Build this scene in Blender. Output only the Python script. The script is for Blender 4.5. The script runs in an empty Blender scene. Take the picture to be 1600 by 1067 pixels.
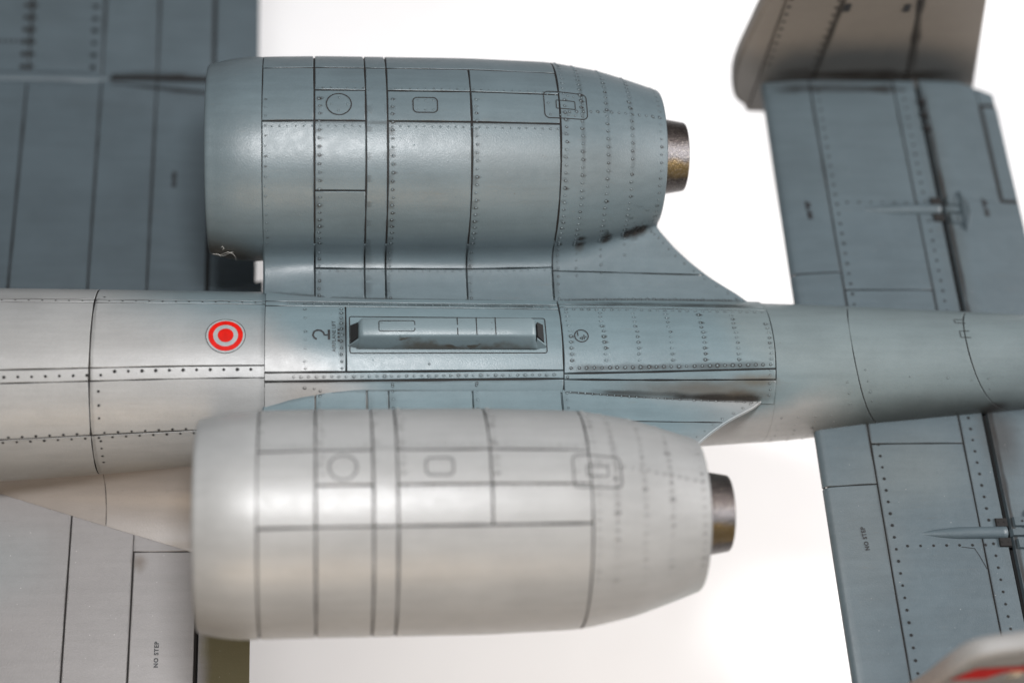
import bpy, math, random
from mathutils import Vector, Matrix, noise as mnoise

random.seed(7)
# ------------------------------------------------------------------ scene, camera, light
# 1 unit = 1 cm.  x runs aft along the model, y to its far (starboard) side, z up; z = 0 is the
# height of the engine centre lines.
scene = bpy.context.scene
scene.unit_settings.system = 'METRIC'
scene.unit_settings.scale_length = 0.01
scene.view_settings.view_transform = 'Standard'
scene.view_settings.look = 'None'
scene.view_settings.gamma = 1.0
scene.view_settings.exposure = 0.32

CAM_C = Vector((-3.094, -13.777, 24.388))
CAM_R = Vector((0.99390613, -0.0561419, 0.09486142))
CAM_U = Vector((0.00290393, 0.87361613, 0.48660705))
CAM_D = Vector((0.11019152, 0.48336626, -0.86845546))
cam = bpy.data.cameras.new('camera')
cam.sensor_width = 36.0
cam.lens = 36.0 * 2786.16 / 1600.0
cam.clip_start = 0.5
cam.clip_end = 1000
cam.dof.use_dof = True
cam.dof.focus_distance = 28.35
cam.dof.aperture_fstop = 0.078
co = bpy.data.objects.new('camera', cam)
scene.collection.objects.link(co)
m = Matrix.Identity(4)
for i in range(3):
    m[i][0] = CAM_R[i]; m[i][1] = CAM_U[i]; m[i][2] = -CAM_D[i]; m[i][3] = CAM_C[i]
co.matrix_world = m
scene.camera = co

world = bpy.data.worlds.new("World")
scene.world = world
world.use_nodes = True
wb = world.node_tree.nodes['Background']
wb.inputs[0].default_value = (0.93, 0.96, 1.0, 1)
wb.inputs[1].default_value = 0.19


def area_light(name, loc, target, sx, sy, power, col):
    l = bpy.data.lights.new(name, 'AREA')
    l.shape = 'RECTANGLE'; l.size = sx; l.size_y = sy
    l.energy = power; l.color = col
    o = bpy.data.objects.new(name, l)
    scene.collection.objects.link(o)
    o.location = loc
    o.rotation_euler = (Vector(target) - Vector(loc)).to_track_quat('-Z', 'Y').to_euler()
    return o


area_light('overhead_lamp', (-3.0, -4.5, 21), (-1.5, 0.5, 0), 4.2, 2.8, 5600, (0.99, 0.99, 1.0))
area_light('warm_window', (-4, -27, 9), (-1, 0, -1), 18, 2.2, 2500, (1.0, 0.74, 0.48))
area_light('table_fill', (52, 2, 24), (16, 2, -12), 30, 14, 34000, (1.0, 0.98, 0.98))  # added lamp without a known source, whitens the tabletop

# ------------------------------------------------------------------ materials
def new_mat(name):
    mt = bpy.data.materials.new(name); mt.use_nodes = True
    nt = mt.node_tree
    return mt, nt, nt.nodes['Principled BSDF']


def nd(nt, typ, **kw):
    n = nt.nodes.new(typ)
    for k, v in kw.items():
        if k in ('inp',):
            for a, b in v.items(): n.inputs[a].default_value = b
        else: setattr(n, k, v)
    return n


def mixc(nt, fac, a, b, blend='MIX'):
    n = nt.nodes.new('ShaderNodeMix'); n.data_type = 'RGBA'; n.blend_type = blend
    for sock, v in ((n.inputs[0], fac), (n.inputs[6], a), (n.inputs[7], b)):
        if isinstance(v, (int, float)): sock.default_value = v
        elif isinstance(v, tuple): sock.default_value = (v + (1,))[:4]
        else: nt.links.new(v, sock)
    return n.outputs[2]


def mth(nt, op, a, b=None, c=None, clamp=False):
    n = nt.nodes.new('ShaderNodeMath'); n.operation = op; n.use_clamp = clamp
    for i, v in enumerate((a, b, c)):
        if v is None: continue
        if isinstance(v, (int, float)): n.inputs[i].default_value = v
        else: nt.links.new(v, n.inputs[i])
    return n.outputs[0]


def noise_tex(nt, vec, scale, detail=3, rough=0.55, col=False):
    n = nt.nodes.new('ShaderNodeTexNoise')
    n.inputs['Scale'].default_value = scale; n.inputs['Detail'].default_value = detail
    n.inputs['Roughness'].default_value = rough
    nt.links.new(vec, n.inputs['Vector'])
    return n.outputs[1 if col else 0]


def ramp(nt, v, a, b, lo=0.0, hi=1.0):
    n = nt.nodes.new('ShaderNodeMapRange'); n.interpolation_type = 'SMOOTHSTEP'
    n.inputs[1].default_value = a; n.inputs[2].default_value = b
    n.inputs[3].default_value = lo; n.inputs[4].default_value = hi
    nt.links.new(v, n.inputs[0])
    return n.outputs[0]


DARK = (0.074, 0.098, 0.108)
LIGHT = (0.208, 0.208, 0.203)
BROWN = (0.060, 0.038, 0.018)
SOOT = (0.020, 0.018, 0.017)


def paint(name, base, blobs=(), rough=0.42, bump=1.0, var=0.10, perturb=0.35, dust=0.0):
    """Airbrushed model paint.  blobs: (centre, radii, colour, strength, hardness) soft areas of other paint, stain or painted-in shade."""
    mt, nt, bs = new_mat(name)
    tc = nd(nt, 'ShaderNodeTexCoord'); P = tc.outputs['Object']
    nz = noise_tex(nt, P, 1.3, 4, 0.6, col=True)
    off = nd(nt, 'ShaderNodeVectorMath', operation='SUBTRACT'); nt.links.new(nz, off.inputs[0]); off.inputs[1].default_value = (.5, .5, .5)
    sc_ = nd(nt, 'ShaderNodeVectorMath', operation='SCALE'); nt.links.new(off.outputs[0], sc_.inputs[0]); sc_.inputs['Scale'].default_value = perturb
    ad = nd(nt, 'ShaderNodeVectorMath', operation='ADD'); nt.links.new(P, ad.inputs[0]); nt.links.new(sc_.outputs[0], ad.inputs[1])
    Pp = ad.outputs[0]
    c = base
    for bl in blobs:
        cen, rad, colr, st = bl[:4]
        hard = bl[4] if len(bl) > 4 else 0.0
        s1 = nd(nt, 'ShaderNodeVectorMath', operation='SUBTRACT'); nt.links.new(Pp, s1.inputs[0]); s1.inputs[1].default_value = cen
        s2 = nd(nt, 'ShaderNodeVectorMath', operation='DIVIDE'); nt.links.new(s1.outputs[0], s2.inputs[0]); s2.inputs[1].default_value = rad
        s3 = nd(nt, 'ShaderNodeVectorMath', operation='LENGTH'); nt.links.new(s2.outputs[0], s3.inputs[0])
        f = ramp(nt, s3.outputs['Value'], 1.0, hard, 0.0, st)
        c = mixc(nt, f, c, colr)
    # cloudy tone, fore-and-aft streaks, fine mottling
    n1 = noise_tex(nt, P, 0.9, 4, 0.6)
    mp = nd(nt, 'ShaderNodeMapping'); mp.inputs['Scale'].default_value = (0.5, 5.0, 5.0); nt.links.new(P, mp.inputs['Vector'])
    n2 = noise_tex(nt, mp.outputs[0], 1.6, 4, 0.6)
    n3 = noise_tex(nt, P, 26, 3, 0.7)
    k = mth(nt, 'ADD', mth(nt, 'ADD', mth(nt, 'MULTIPLY', n1, 1.0), mth(nt, 'MULTIPLY', n2, 0.7)), mth(nt, 'MULTIPLY', n3, 0.45))
    k = ramp(nt, k, 0.75, 1.4, 1.0 - var, 1.0 + var)
    kc = nd(nt, 'ShaderNodeCombineColor')
    for i in range(3): nt.links.new(k, kc.inputs[i])
    c = mixc(nt, 1.0, c, kc.outputs[0], 'MULTIPLY')
    # a few dark specks, and brownish grime
    vo = nd(nt, 'ShaderNodeTexVoronoi'); vo.inputs['Scale'].default_value = 4.2; nt.links.new(P, vo.inputs['Vector'])
    sp = ramp(nt, vo.outputs['Distance'], 0.045, 0.02, 0, 1)
    sel = ramp(nt, noise_tex(nt, P, 2.3, 2), 0.52, 0.6, 0, 0.65)
    c = mixc(nt, mth(nt, 'MULTIPLY', sp, sel), c, BROWN)
    if dust:
        vd = nd(nt, 'ShaderNodeTexVoronoi'); vd.inputs['Scale'].default_value = 9.0; nt.links.new(P, vd.inputs['Vector'])
        sd = ramp(nt, vd.outputs['Distance'], 0.085, 0.03, 0, 1)
        se = ramp(nt, noise_tex(nt, P, 4.7, 2), 0.50, 0.60, 0, dust)
        c = mixc(nt, mth(nt, 'MULTIPLY', sd, se), c, (0.55, 0.54, 0.52))
    g = ramp(nt, noise_tex(nt, mp.outputs[0], 3.1, 5, 0.7), 0.60, 0.78, 0, 0.22)
    c = mixc(nt, g, c, (0.10, 0.075, 0.05))
    nt.links.new(c, bs.inputs['Base Color'])
    rr = ramp(nt, noise_tex(nt, P, 7, 3), 0.3, 0.7, rough - 0.025, rough + 0.035)
    nt.links.new(rr, bs.inputs['Roughness'])
    bs.inputs['Specular IOR Level'].default_value = 0.5
    b1 = nd(nt, 'ShaderNodeBump'); b1.inputs['Strength'].default_value = 0.26 * bump; b1.inputs['Distance'].default_value = 0.012
    nt.links.new(noise_tex(nt, P, 40, 3, 0.7), b1.inputs['Height'])
    vo2 = nd(nt, 'ShaderNodeTexVoronoi'); vo2.inputs['Scale'].default_value = 5.5; nt.links.new(P, vo2.inputs['Vector'])
    h2 = ramp(nt, vo2.outputs['Distance'], 0.10, 0.0, 0, 1)
    h2 = mth(nt, 'MULTIPLY', h2, ramp(nt, noise_tex(nt, P, 3.1, 2), 0.5, 0.62, 0, 1))
    b2 = nd(nt, 'ShaderNodeBump'); b2.inputs['Strength'].default_value = 0.35; b2.inputs['Distance'].default_value = 0.010
    nt.links.new(h2, b2.inputs['Height']); nt.links.new(b1.outputs[0], b2.inputs['Normal'])
    nt.links.new(b2.outputs[0], bs.inputs['Normal'])
    return mt


def flat(name, col, rough=0.6, metal=0.0):
    mt, nt, bs = new_mat(name)
    tc = nd(nt, 'ShaderNodeTexCoord')
    n = noise_tex(nt, tc.outputs['Object'], 9, 3)
    c = mixc(nt, ramp(nt, n, 0.3, 0.7), tuple(x * 0.88 for x in col), tuple(min(1, x * 1.1) for x in col))
    nt.links.new(c, bs.inputs['Base Color'])
    bs.inputs['Roughness'].default_value = rough; bs.inputs['Metallic'].default_value = metal
    return mt


M = {}
FUSBLUE = (0.100, 0.136, 0.148)
M['far'] = paint('blue_grey_paint', DARK, [
    ((-4.85, 3.25, -0.2), (0.9, 1.9, 1.7), (0.105, 0.10, 0.088), 0.75, 0.1),
    ((-4.5, 1.75, -0.6), (0.85, 0.75, 0.95), (0.045, 0.033, 0.02), 0.95, 0.1),  # darker brown at the lip's lower inboard corner
    ((1.24, 1.78, -0.27), (0.12, 0.16, 0.25), (0.03, 0.022, 0.014), 0.85, 0.2),
    ((1.67, 1.93, -0.26), (0.16, 0.17, 0.25), (0.03, 0.022, 0.014), 0.9, 0.2),
    ((2.15, 2.13, -0.24), (0.24, 0.17, 0.25), (0.028, 0.02, 0.013), 0.95, 0.3),
    ((-2.0, 1.5, -0.5), (1.3, 0.5, 0.3), (0.10, 0.12, 0.125), 0.6, 0.0),
    ((0.5, 2.4, 0.9), (3.0, 0.6, 0.9), (0.125, 0.13, 0.125), 0.4, 0.2),
], rough=0.40, perturb=0.25)
M['near'] = paint('light_grey_paint', (0.196, 0.197, 0.193), [
    ((2.5, -4.5, -0.6), (1.5, 1.3, 1.2), (0.14, 0.172, 0.178), 0.85, 0.2),
    ((-0.6, -1.3, -0.5), (5.6, 0.95, 0.75), FUSBLUE, 1.0, 0.55),
], rough=0.38, var=0.09)
M['fus'] = paint('fuselage_paint', LIGHT, [
    ((1.3, 0.9, -0.3), (5.6, 2.6, 2.1), FUSBLUE, 1.0, 0.86),
    ((-4.0, 1.1, -0.5), (3.0, 1.7, 1.1), FUSBLUE, 0.92, 0.25),
    ((-3.0, 0.85, -0.4), (1.6, 0.3, 0.3), (0.10, 0.12, 0.13), 0.5, 0.2),
    ((10.3, 0.4, -0.9), (7.0, 2.6, 2.2), (0.110, 0.136, 0.140), 1.0, 0.8),
    ((4.7, 0.5, -0.4), (1.6, 1.5, 0.8), (0.115, 0.142, 0.146), 0.95, 0.5),
    ((-3.2, -0.85, -0.5), (0.75, 0.35, 0.4), (0.17, 0.15, 0.13), 0.55, 0.1),
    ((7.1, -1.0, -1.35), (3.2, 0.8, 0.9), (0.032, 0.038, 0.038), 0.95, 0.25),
    ((6.1, -1.02, -1.5), (0.3, 0.2, 0.25), SOOT, 0.9, 0.2),
    ((8.15, -0.82, -1.15), (0.3, 0.2, 0.25), SOOT, 0.95, 0.2),
    ((3.6, -0.90, -0.62), (0.85, 0.17, 0.2), (0.028, 0.021, 0.013), 0.95, 0.3),
    ((3.0, -0.75, -0.55), (1.9, 0.24, 0.26), (0.07, 0.06, 0.048), 0.8, 0.1),
    ((4.0, -0.66, -0.45), (0.5, 0.12, 0.2), (0.07, 0.058, 0.04), 0.7, 0.2),
], rough=0.38, var=0.09, perturb=0.3)
M['hump'] = paint('hump_paint', (0.110, 0.143, 0.153), [
    ((-1.0, -0.32, -0.12), (2.4, 0.17, 0.26), (0.058, 0.053, 0.044), 0.9, 0.5),
    ((-1.75, -0.2, 0.0), (0.20, 0.06, 0.05), (0.042, 0.030, 0.019), 0.85, 0.4),
    ((-0.98, -0.2, -0.06), (0.17, 0.06, 0.06), (0.042, 0.030, 0.019), 0.85, 0.4),
    ((-0.62, -0.2, -0.06), (0.14, 0.06, 0.05), (0.042, 0.030, 0.019), 0.85, 0.4),
], rough=0.4, var=0.05, perturb=0.5)
M['wing_far'] = paint('dark_blue_grey_paint', (0.056, 0.075, 0.086), [
    ((-6, 6.6, -3), (2.5, 0.5, 0.5), (0.058, 0.074, 0.084), 0.4, 0.2)], rough=0.5, var=0.12)
M['wing_near'] = paint('wing_light_grey_paint', (0.195, 0.188, 0.187), [
    ((-8.2, -2.6, -3), (1.6, 1.2, 0.5), (0.185, 0.20, 0.205), 0.7, 0.0),
    ((-4.4, -4.3, -3), (0.55, 1.5, 0.6), (0.17, 0.16, 0.095), 1.0, 0.6),  # olive patch: the nacelle's shadow on the flap, painted into the colour
    ((-5.95, -2.62, -3), (0.16, 0.26, 0.4), BROWN, 0.6, 0.0)], rough=0.42, var=0.07, dust=.7, bump=1.2)
M['fair'] = paint('fairing_grey_paint', (0.205, 0.187, 0.172), [
    ((-5.3, -2.3, -2.95), (0.9, 0.14, 0.4), (0.16, 0.13, 0.10), 0.6, 0.1)], rough=0.40, var=0.06)
M['stab'] = paint('tail_blue_grey_paint', (0.062, 0.083, 0.094), [
    ((5.7, -2.9, -1.3), (1.0, 1.9, 0.5), (0.084, 0.100, 0.106), 0.7, 0.1),
    ((6.7, -1.9, -1.3), (1.3, 1.0, 0.5), (0.095, 0.110, 0.110), 0.6, 0.1),
    ((8.1, 1.0, -1.3), (0.35, 9, 0.6), (0.05, 0.063, 0.068), 0.75, 0.0),
    ((8.25, -1.3, -1.3), (0.5, 0.9, 0.6), SOOT, 0.7, 0.1),
    ((6.0, 5.95, -1.3), (2.2, 0.3, 0.6), (0.05, 0.06, 0.065), 0.6, 0.0)], rough=0.45, var=0.10, dust=.4, bump=1.2)
M['fin'] = paint('fin_paint', (0.125, 0.108, 0.09), [
    ((7.0, 6.0, -1.5), (3.4, 1, 1.65), (0.04, 0.042, 0.042), 1.0, 0.5),
    ((4.6, 6.0, -1.7), (0.9, 1, 1.5), (0.07, 0.066, 0.06), 0.9, 0.4)], rough=0.5, var=0.06)
M['fin_near'] = paint('fin_light_paint', (0.19, 0.187, 0.18), [
    ((5.3, -6, 0.9), (0.5, 1, 1.9), (0.15, 0.12, 0.10), 0.9, 0.3)], rough=0.5, var=0.05)  # brown leading edge: its shade is painted into the colour
M['grime'] = flat('seam_wash', (0.006, 0.0048, 0.0042), 0.9)
M['black'] = flat('black_print', (0.012, 0.012, 0.013), 0.5)
M['void'] = flat('dark_recess', (0.004, 0.004, 0.004), 0.9)
M['red'] = flat('red_print', (0.36, 0.004, 0.001), 0.6)
M['red'].node_tree.nodes['Principled BSDF'].inputs['Specular IOR Level'].default_value = 0.15
M['greydecal'] = flat('grey_decal', (0.20, 0.21, 0.21), 0.4)
M['cream'] = flat('cream_print', (0.72, 0.62, 0.46), 0.5)
M['lint'] = flat('white_lint', (0.8, 0.78, 0.72), 0.9)

# wash: soft-edged dirt, alpha from the mesh attribute "w"
mt, nt, bs = new_mat('rivet_wash')
at = nd(nt, 'ShaderNodeAttribute', attribute_name='w')
al = mth(nt, 'MULTIPLY', at.outputs['Fac'], 1.0, clamp=True)
bs.inputs['Base Color'].default_value = (0.010, 0.0075, 0.0055, 1)
bs.inputs['Roughness'].default_value = 0.6
nt.links.new(al, bs.inputs['Alpha'])
M['wash'] = mt

# heat-tinted exhaust metal; dark edges are shading put into the colour
mt, nt, bs = new_mat('burnt_exhaust_metal')
tc = nd(nt, 'ShaderNodeTexCoord'); P = tc.outputs['Object']
n = noise_tex(nt, P, 30, 3, 0.7); n1 = noise_tex(nt, P, 2.2, 3)
sx = nd(nt, 'ShaderNodeSeparateXYZ'); nt.links.new(P, sx.inputs[0])
hy = mth(nt, 'SUBTRACT', sx.outputs['Y'], mth(nt, 'MULTIPLY', mth(nt, 'SIGN', sx.outputs['Y']), 3.25))
q = mth(nt, 'ADD', mth(nt, 'MULTIPLY', mth(nt, 'SUBTRACT', sx.outputs['Z'], .145), .6), mth(nt, 'MULTIPLY', hy, .8))
q = mth(nt, 'ADD', q, mth(nt, 'MULTIPLY', mth(nt, 'SUBTRACT', n1, .5), .35))
c = mixc(nt, ramp(nt, q, 0.02, -0.10), (0.10, 0.094, 0.096), (0.155, 0.105, 0.045))
c = mixc(nt, ramp(nt, q, -.24, -.38), c, (0.03, 0.022, 0.02))
c = mixc(nt, ramp(nt, q, .10, .32), c, (0.042, 0.034, 0.032))
c = mixc(nt, ramp(nt, n, 0.5, 0.7, 0, .45), c, (0.26, 0.235, 0.20))
nt.links.new(c, bs.inputs['Base Color'])
bs.inputs['Metallic'].default_value = 0.85; bs.inputs['Roughness'].default_value = 0.36
b = nd(nt, 'ShaderNodeBump'); b.inputs['Strength'].default_value = 0.8; b.inputs['Distance'].default_value = 0.012
nt.links.new(n, b.inputs['Height']); nt.links.new(b.outputs[0], bs.inputs['Normal'])
M['exhaust'] = mt

# table top
mt, nt, bs = new_mat('white_table')
tc = nd(nt, 'ShaderNodeTexCoord')
n = noise_tex(nt, tc.outputs['Object'], 0.25, 3)
c = mixc(nt, ramp(nt, n, 0.3, 0.7), (0.91, 0.90, 0.90), (0.94, 0.935, 0.935))
nt.links.new(c, bs.inputs['Base Color']); bs.inputs['Roughness'].default_value = 0.55
M['table'] = mt

# ------------------------------------------------------------------ mesh helpers
COL = scene.collection


class MB:
    def __init__(s): s.v = []; s.f = []; s.m = []; s.w = []
    def add(s, verts, faces, mi=0, w=None):
        o = len(s.v); s.v += [tuple(p) for p in verts]
        s.w += list(w) if w is not None else [0.0] * len(verts)
        s.f += [tuple(o + i for i in f) for f in faces]; s.m += [mi] * len(faces)
    def build(s, name, mats, parent=None, smooth=True):
        me = bpy.data.meshes.new(name)
        me.from_pydata(s.v, [], s.f)
        if not isinstance(mats, (list, tuple)): mats = [mats]
        for x in mats: me.materials.append(x)
        me.polygons.foreach_set('material_index', s.m)
        me.polygons.foreach_set('use_smooth', [smooth] * len(s.f))
        if any(s.w):
            a = me.attributes.new('w', 'FLOAT', 'POINT'); a.data.foreach_set('value', s.w)
        me.update()
        o = bpy.data.objects.new(name, me); COL.objects.link(o)
        if parent: o.parent = parent
        return o


def empty(name, parent=None):
    o = bpy.data.objects.new(name, None); COL.objects.link(o); o.empty_display_size = 0.3
    if parent: o.parent = parent
    return o


class Surf:
    """parametric skin: P(u,v) point, N(u,v) outward normal"""
    def __init__(s, f, ref): s.f = f; s.ref = ref
    def P(s, u, v): return Vector(s.f(u, v))
    def fr(s, u, v):
        e = 1e-3
        p = s.P(u, v); a = (s.P(u + e, v) - s.P(u - e, v)) / (2 * e); b = (s.P(u, v + e) - s.P(u, v - e)) / (2 * e)
        n = a.cross(b)
        if n.length < 1e-12: n = Vector(s.ref(u, v, p))
        n.normalize()
        if n.dot(Vector(s.ref(u, v, p))) < 0: n = -n
        return p, a, b, n
    def at(s, u, v, h=0.0):
        p, a, b, n = s.fr(u, v); return p + n * h
    def local(s, u0, v0):
        """map of small local offsets (dx fore-aft, dy across) on the skin"""
        p, a, b, n = s.fr(u0, v0); su, sv = a.length, b.length
        return lambda dx, dy, h=0.0: s.at(u0 + dx / su, v0 + dy / sv, h)


def lerp(a, b, t): return a + (b - a) * t
def ev(x, *a): return x(*a) if callable(x) else x


def wob(p, amp=0.005):
    return amp * mnoise.noise(Vector(p) * 2.3) * 1.6


def patch(name, S, u0, u1, v0, v1, mat, parent, nu=None, nv=None, gap=(0.016,) * 4, h=0.0, depth=0.035, res=0.16, lip=0.010):
    """one skin panel with recessed joints. gap = (u0 side, u1 side, v0 side, v1 side) half widths; None = no inset, no skirt.
    v0, v1 may be functions of u; u0, u1 functions of the 0..1 position across v."""
    um = (ev(u0, .5) + ev(u1, .5)) / 2
    va, vb = ev(v0, um), ev(v1, um)
    L = sum((S.P(lerp(ev(u0, .5), ev(u1, .5), (i + 1) / 6), (va + vb) / 2) - S.P(lerp(ev(u0, .5), ev(u1, .5), i / 6), (va + vb) / 2)).length for i in range(6))
    W = sum((S.P(um, lerp(va, vb, (i + 1) / 8)) - S.P(um, lerp(va, vb, i / 8))).length for i in range(8))
    nu = nu or max(2, min(60, int(L / (res * 1.6)) + 1)); nv = nv or max(2, min(70, int(W / res) + 1))
    def base(s, t):
        u = lerp(ev(u0, t), ev(u1, t), s)
        v = lerp(ev(v0, u), ev(v1, u), t)
        return u, v
    def inner(i, j, extra):
        s, t = i / nu, j / nv
        u, v = base(s, t)
        du = dv = 0
        p, a, b, n = S.fr(u, v)
        su, sv = max(a.length, 1e-6), max(b.length, 1e-6)
        g = lambda k: (gap[k] + extra + wob(p)) if gap[k] is not None else 0
        if i == 0: du = g(0) / su
        if i == nu: du = -g(1) / su
        sg = 1 if v1g > v0g else -1
        if j == 0: dv = sg * g(2) / sv
        if j == nv: dv = -sg * g(3) / sv
        return u + du, v + dv
    v0g, v1g = ev(v0, um), ev(v1, um)
    mb = MB()
    uv = {}
    V = []
    for i in range(nu + 1):
        for j in range(nv + 1):
            V.append(S.at(*inner(i, j, lip), h))
    id_ = lambda i, j: i * (nv + 1) + j
    F = [(id_(i, j), id_(i + 1, j), id_(i + 1, j + 1), id_(i, j + 1)) for i in range(nu) for j in range(nv)]
    # border loop with rolled edge and skirt
    loop = [(i, 0) for i in range(nu)] + [(nu, j) for j in range(nv)] + [(i, nv) for i in range(nu, 0, -1)] + [(0, j) for j in range(nv, 0, -1)]
    nL = len(loop)
    nt_ = len(V)
    for (i, j) in loop: V.append(V[id_(i, j)].copy())   # split, so the face stays crisp up to its rolled edge
    n0 = len(V)
    for (i, j) in loop: V.append(S.at(*inner(i, j, 0), h - lip * 0.55))
    for (i, j) in loop: V.append(S.at(*inner(i, j, 0), h - depth))
    for k in range(nL):
        k2 = (k + 1) % nL
        a_, b_ = nt_ + k, nt_ + k2
        F.append((a_, b_, n0 + k2, n0 + k)); F.append((n0 + k, n0 + k2, n0 + nL + k2, n0 + nL + k))
    gk = (lambda k: gap[2] if k < nu else gap[1] if k < nu + nv else gap[3] if k < 2 * nu + nv else gap[0])
    mi = [0] * (nu * nv)
    for k in range(nL): mi += [0, 1 if gk(k) else 0]
    # orient by first face normal
    f0 = F[0]
    nn = (V[f0[1]] - V[f0[0]]).cross(V[f0[2]] - V[f0[0]])
    u, v = base(.5 / nu, .5 / nv)
    if nn.dot(S.fr(u, v)[3]) < 0:
        F = [f[::-1] for f in F]
    mb.add(V, F); mb.m = mi
    return mb.build(name, [mat, M['grime']], parent)


def shell(name, S, u0, u1, v0, v1, mat, parent, nu=40, nv=48, h=-0.03):
    mb = MB(); V = []
    for i in range(nu + 1):
        for j in range(nv + 1):
            u = lerp(u0, u1, i / nu); V.append(S.at(u, lerp(ev(v0, u), ev(v1, u), j / nv), h))
    F = [(i * (nv + 1) + j, (i + 1) * (nv + 1) + j, (i + 1) * (nv + 1) + j + 1, i * (nv + 1) + j + 1) for i in range(nu) for j in range(nv)]
    mb.add(V, F)
    return mb.build(name, mat, parent)


def ribbon(mb, L, pts, w, h=0.004, closed=False, mi=0):
    """thin strip following local points on the skin"""
    q_ = []
    m_ = len(pts)
    for i in range(m_ if closed else m_ - 1):
        a, b = pts[i], pts[(i + 1) % m_]
        c = max(1, int(math.hypot(b[0] - a[0], b[1] - a[1]) / .045))
        q_ += [(lerp(a[0], b[0], k / c), lerp(a[1], b[1], k / c)) for k in range(c)]
    if not closed: q_.append(pts[-1])
    pts = q_
    n = len(pts); V = []
    for i, p in enumerate(pts):
        a = pts[(i - 1) % n] if (closed or i > 0) else p
        b = pts[(i + 1) % n] if (closed or i < n - 1) else p
        dx, dy = b[0] - a[0], b[1] - a[1]; l = math.hypot(dx, dy) or 1
        nx, ny = -dy / l * w / 2, dx / l * w / 2
        V.append(L(p[0] + nx, p[1] + ny, h)); V.append(L(p[0] - nx, p[1] - ny, h))
    F = []
    for i in range(n if closed else n - 1):
        a = 2 * i; b = 2 * ((i + 1) % n)
        F.append((a, a + 1, b + 1, b))
    mb.add(V, F, mi)


def rrect(w, h, r, n=5):
    pts = []
    for cx, cy, a0 in ((w / 2 - r, h / 2 - r, 0), (-w / 2 + r, h / 2 - r, 90), (-w / 2 + r, -h / 2 + r, 180), (w / 2 - r, -h / 2 + r, 270)):
        for i in range(n + 1):
            a = math.radians(a0 + 90 * i / n); pts.append((cx + r * math.cos(a), cy + r * math.sin(a)))
    return pts


def circ(r, n=28): return [(r * math.cos(2 * math.pi * i / n), r * math.sin(2 * math.pi * i / n)) for i in range(n)]


def disc(mb, L, pts, h, mi=0, r_in=None):
    if r_in is None:
        V = [L(0, 0, h)] + [L(p[0] * .5, p[1] * .5, h) for p in pts] + [L(p[0], p[1], h) for p in pts]
        n = len(pts)
        F = [(0, 1 + i, 1 + (i + 1) % n) for i in range(n)] + [(1 + i, 1 + n + i, 1 + n + (i + 1) % n, 1 + (i + 1) % n) for i in range(n)]
    else:
        n = len(pts)
        V = [L(p[0] * r_in, p[1] * r_in, h) for p in pts] + [L(p[0], p[1], h) for p in pts]
        F = [(i, n + i, n + (i + 1) % n, (i + 1) % n) for i in range(n)]
    mb.add(V, F, mi)


class Rivets:
    """raised rivet heads with a ring of dark wash, or drilled holes; joined per body"""
    def __init__(s): s.mb = MB(); s.n = 0
    def head(s, S, u, v, r=0.021, wash=None, streak=0.0):
        u += random.gauss(0, .004); r *= .84 * random.uniform(.85, 1.12)
        L = S.local(u, v); h = r * 0.62
        V = [L(0, 0, h)] + [L(x * .7, y * .7, h * .72) for x, y in circ(r, 8)] + [L(x, y, -0.003) for x, y in circ(r, 8)]
        F = [(0, 1 + i, 1 + (i + 1) % 8) for i in range(8)] + [(1 + i, 9 + i, 9 + (i + 1) % 8, 1 + (i + 1) % 8) for i in range(8)]
        s.mb.add(V, F, 0)
        k = wash if wash is not None else random.choice((.25, .4, .6, .85, 1.0))
        k *= random.uniform(.75, 1.2)
        s.blot(L, r * .95, r * (1.7 + .9 * random.random()), k, streak)
        s.n += 1
    def blot(s, L, r0, r1, k, streak=0.0):
        n = 10; V = [L(0, 0, .0022)]; W = [k]
        ph = random.uniform(-2.4, .6); cr = random.uniform(.3, .8) if streak < 5 else 0
        cres = lambda a: 1 - cr * (.5 + .5 * math.cos(a - ph + math.pi))
        for q, (rr, w) in enumerate(((r0, k), ((r0 + r1) / 2, k * .38), (r1, 0.0))):
            for i in range(n):
                a = 2 * math.pi * i / n
                st = 1 + (streak * max(0, math.cos(a)) ** 3 if q else 0)
                jr = 1 + (random.uniform(-.2, .2) if q == 2 else 0)
                V.append(L(rr * st * jr * math.cos(a), rr * jr * math.sin(a), .0022)); W.append(w * cres(a))
        F = [(0, 1 + i, 1 + (i + 1) % n) for i in range(n)]
        for q in range(2):
            for i in range(n):
                a = 1 + q * n + i; b = 1 + q * n + (i + 1) % n
                F.append((a, a + n, b + n, b))
        s.mb.add(V, F, 1, W)
    def hole(s, S, u, v, r=0.022, k=None):
        L = S.local(u, v); r *= random.uniform(.85, 1.1)
        disc(s.mb, L, circ(r, 9), .003, 2)
        s.blot(L, r, r * 1.6, (k if k is not None else random.uniform(.2, .8)), 0.3); s.n += 1
    def build(s, name, mat, parent):
        o = s.mb.build(name, [mat, M['wash'], M['void']], parent)
        o['kind'] = 'stuff'
        return o


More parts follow.
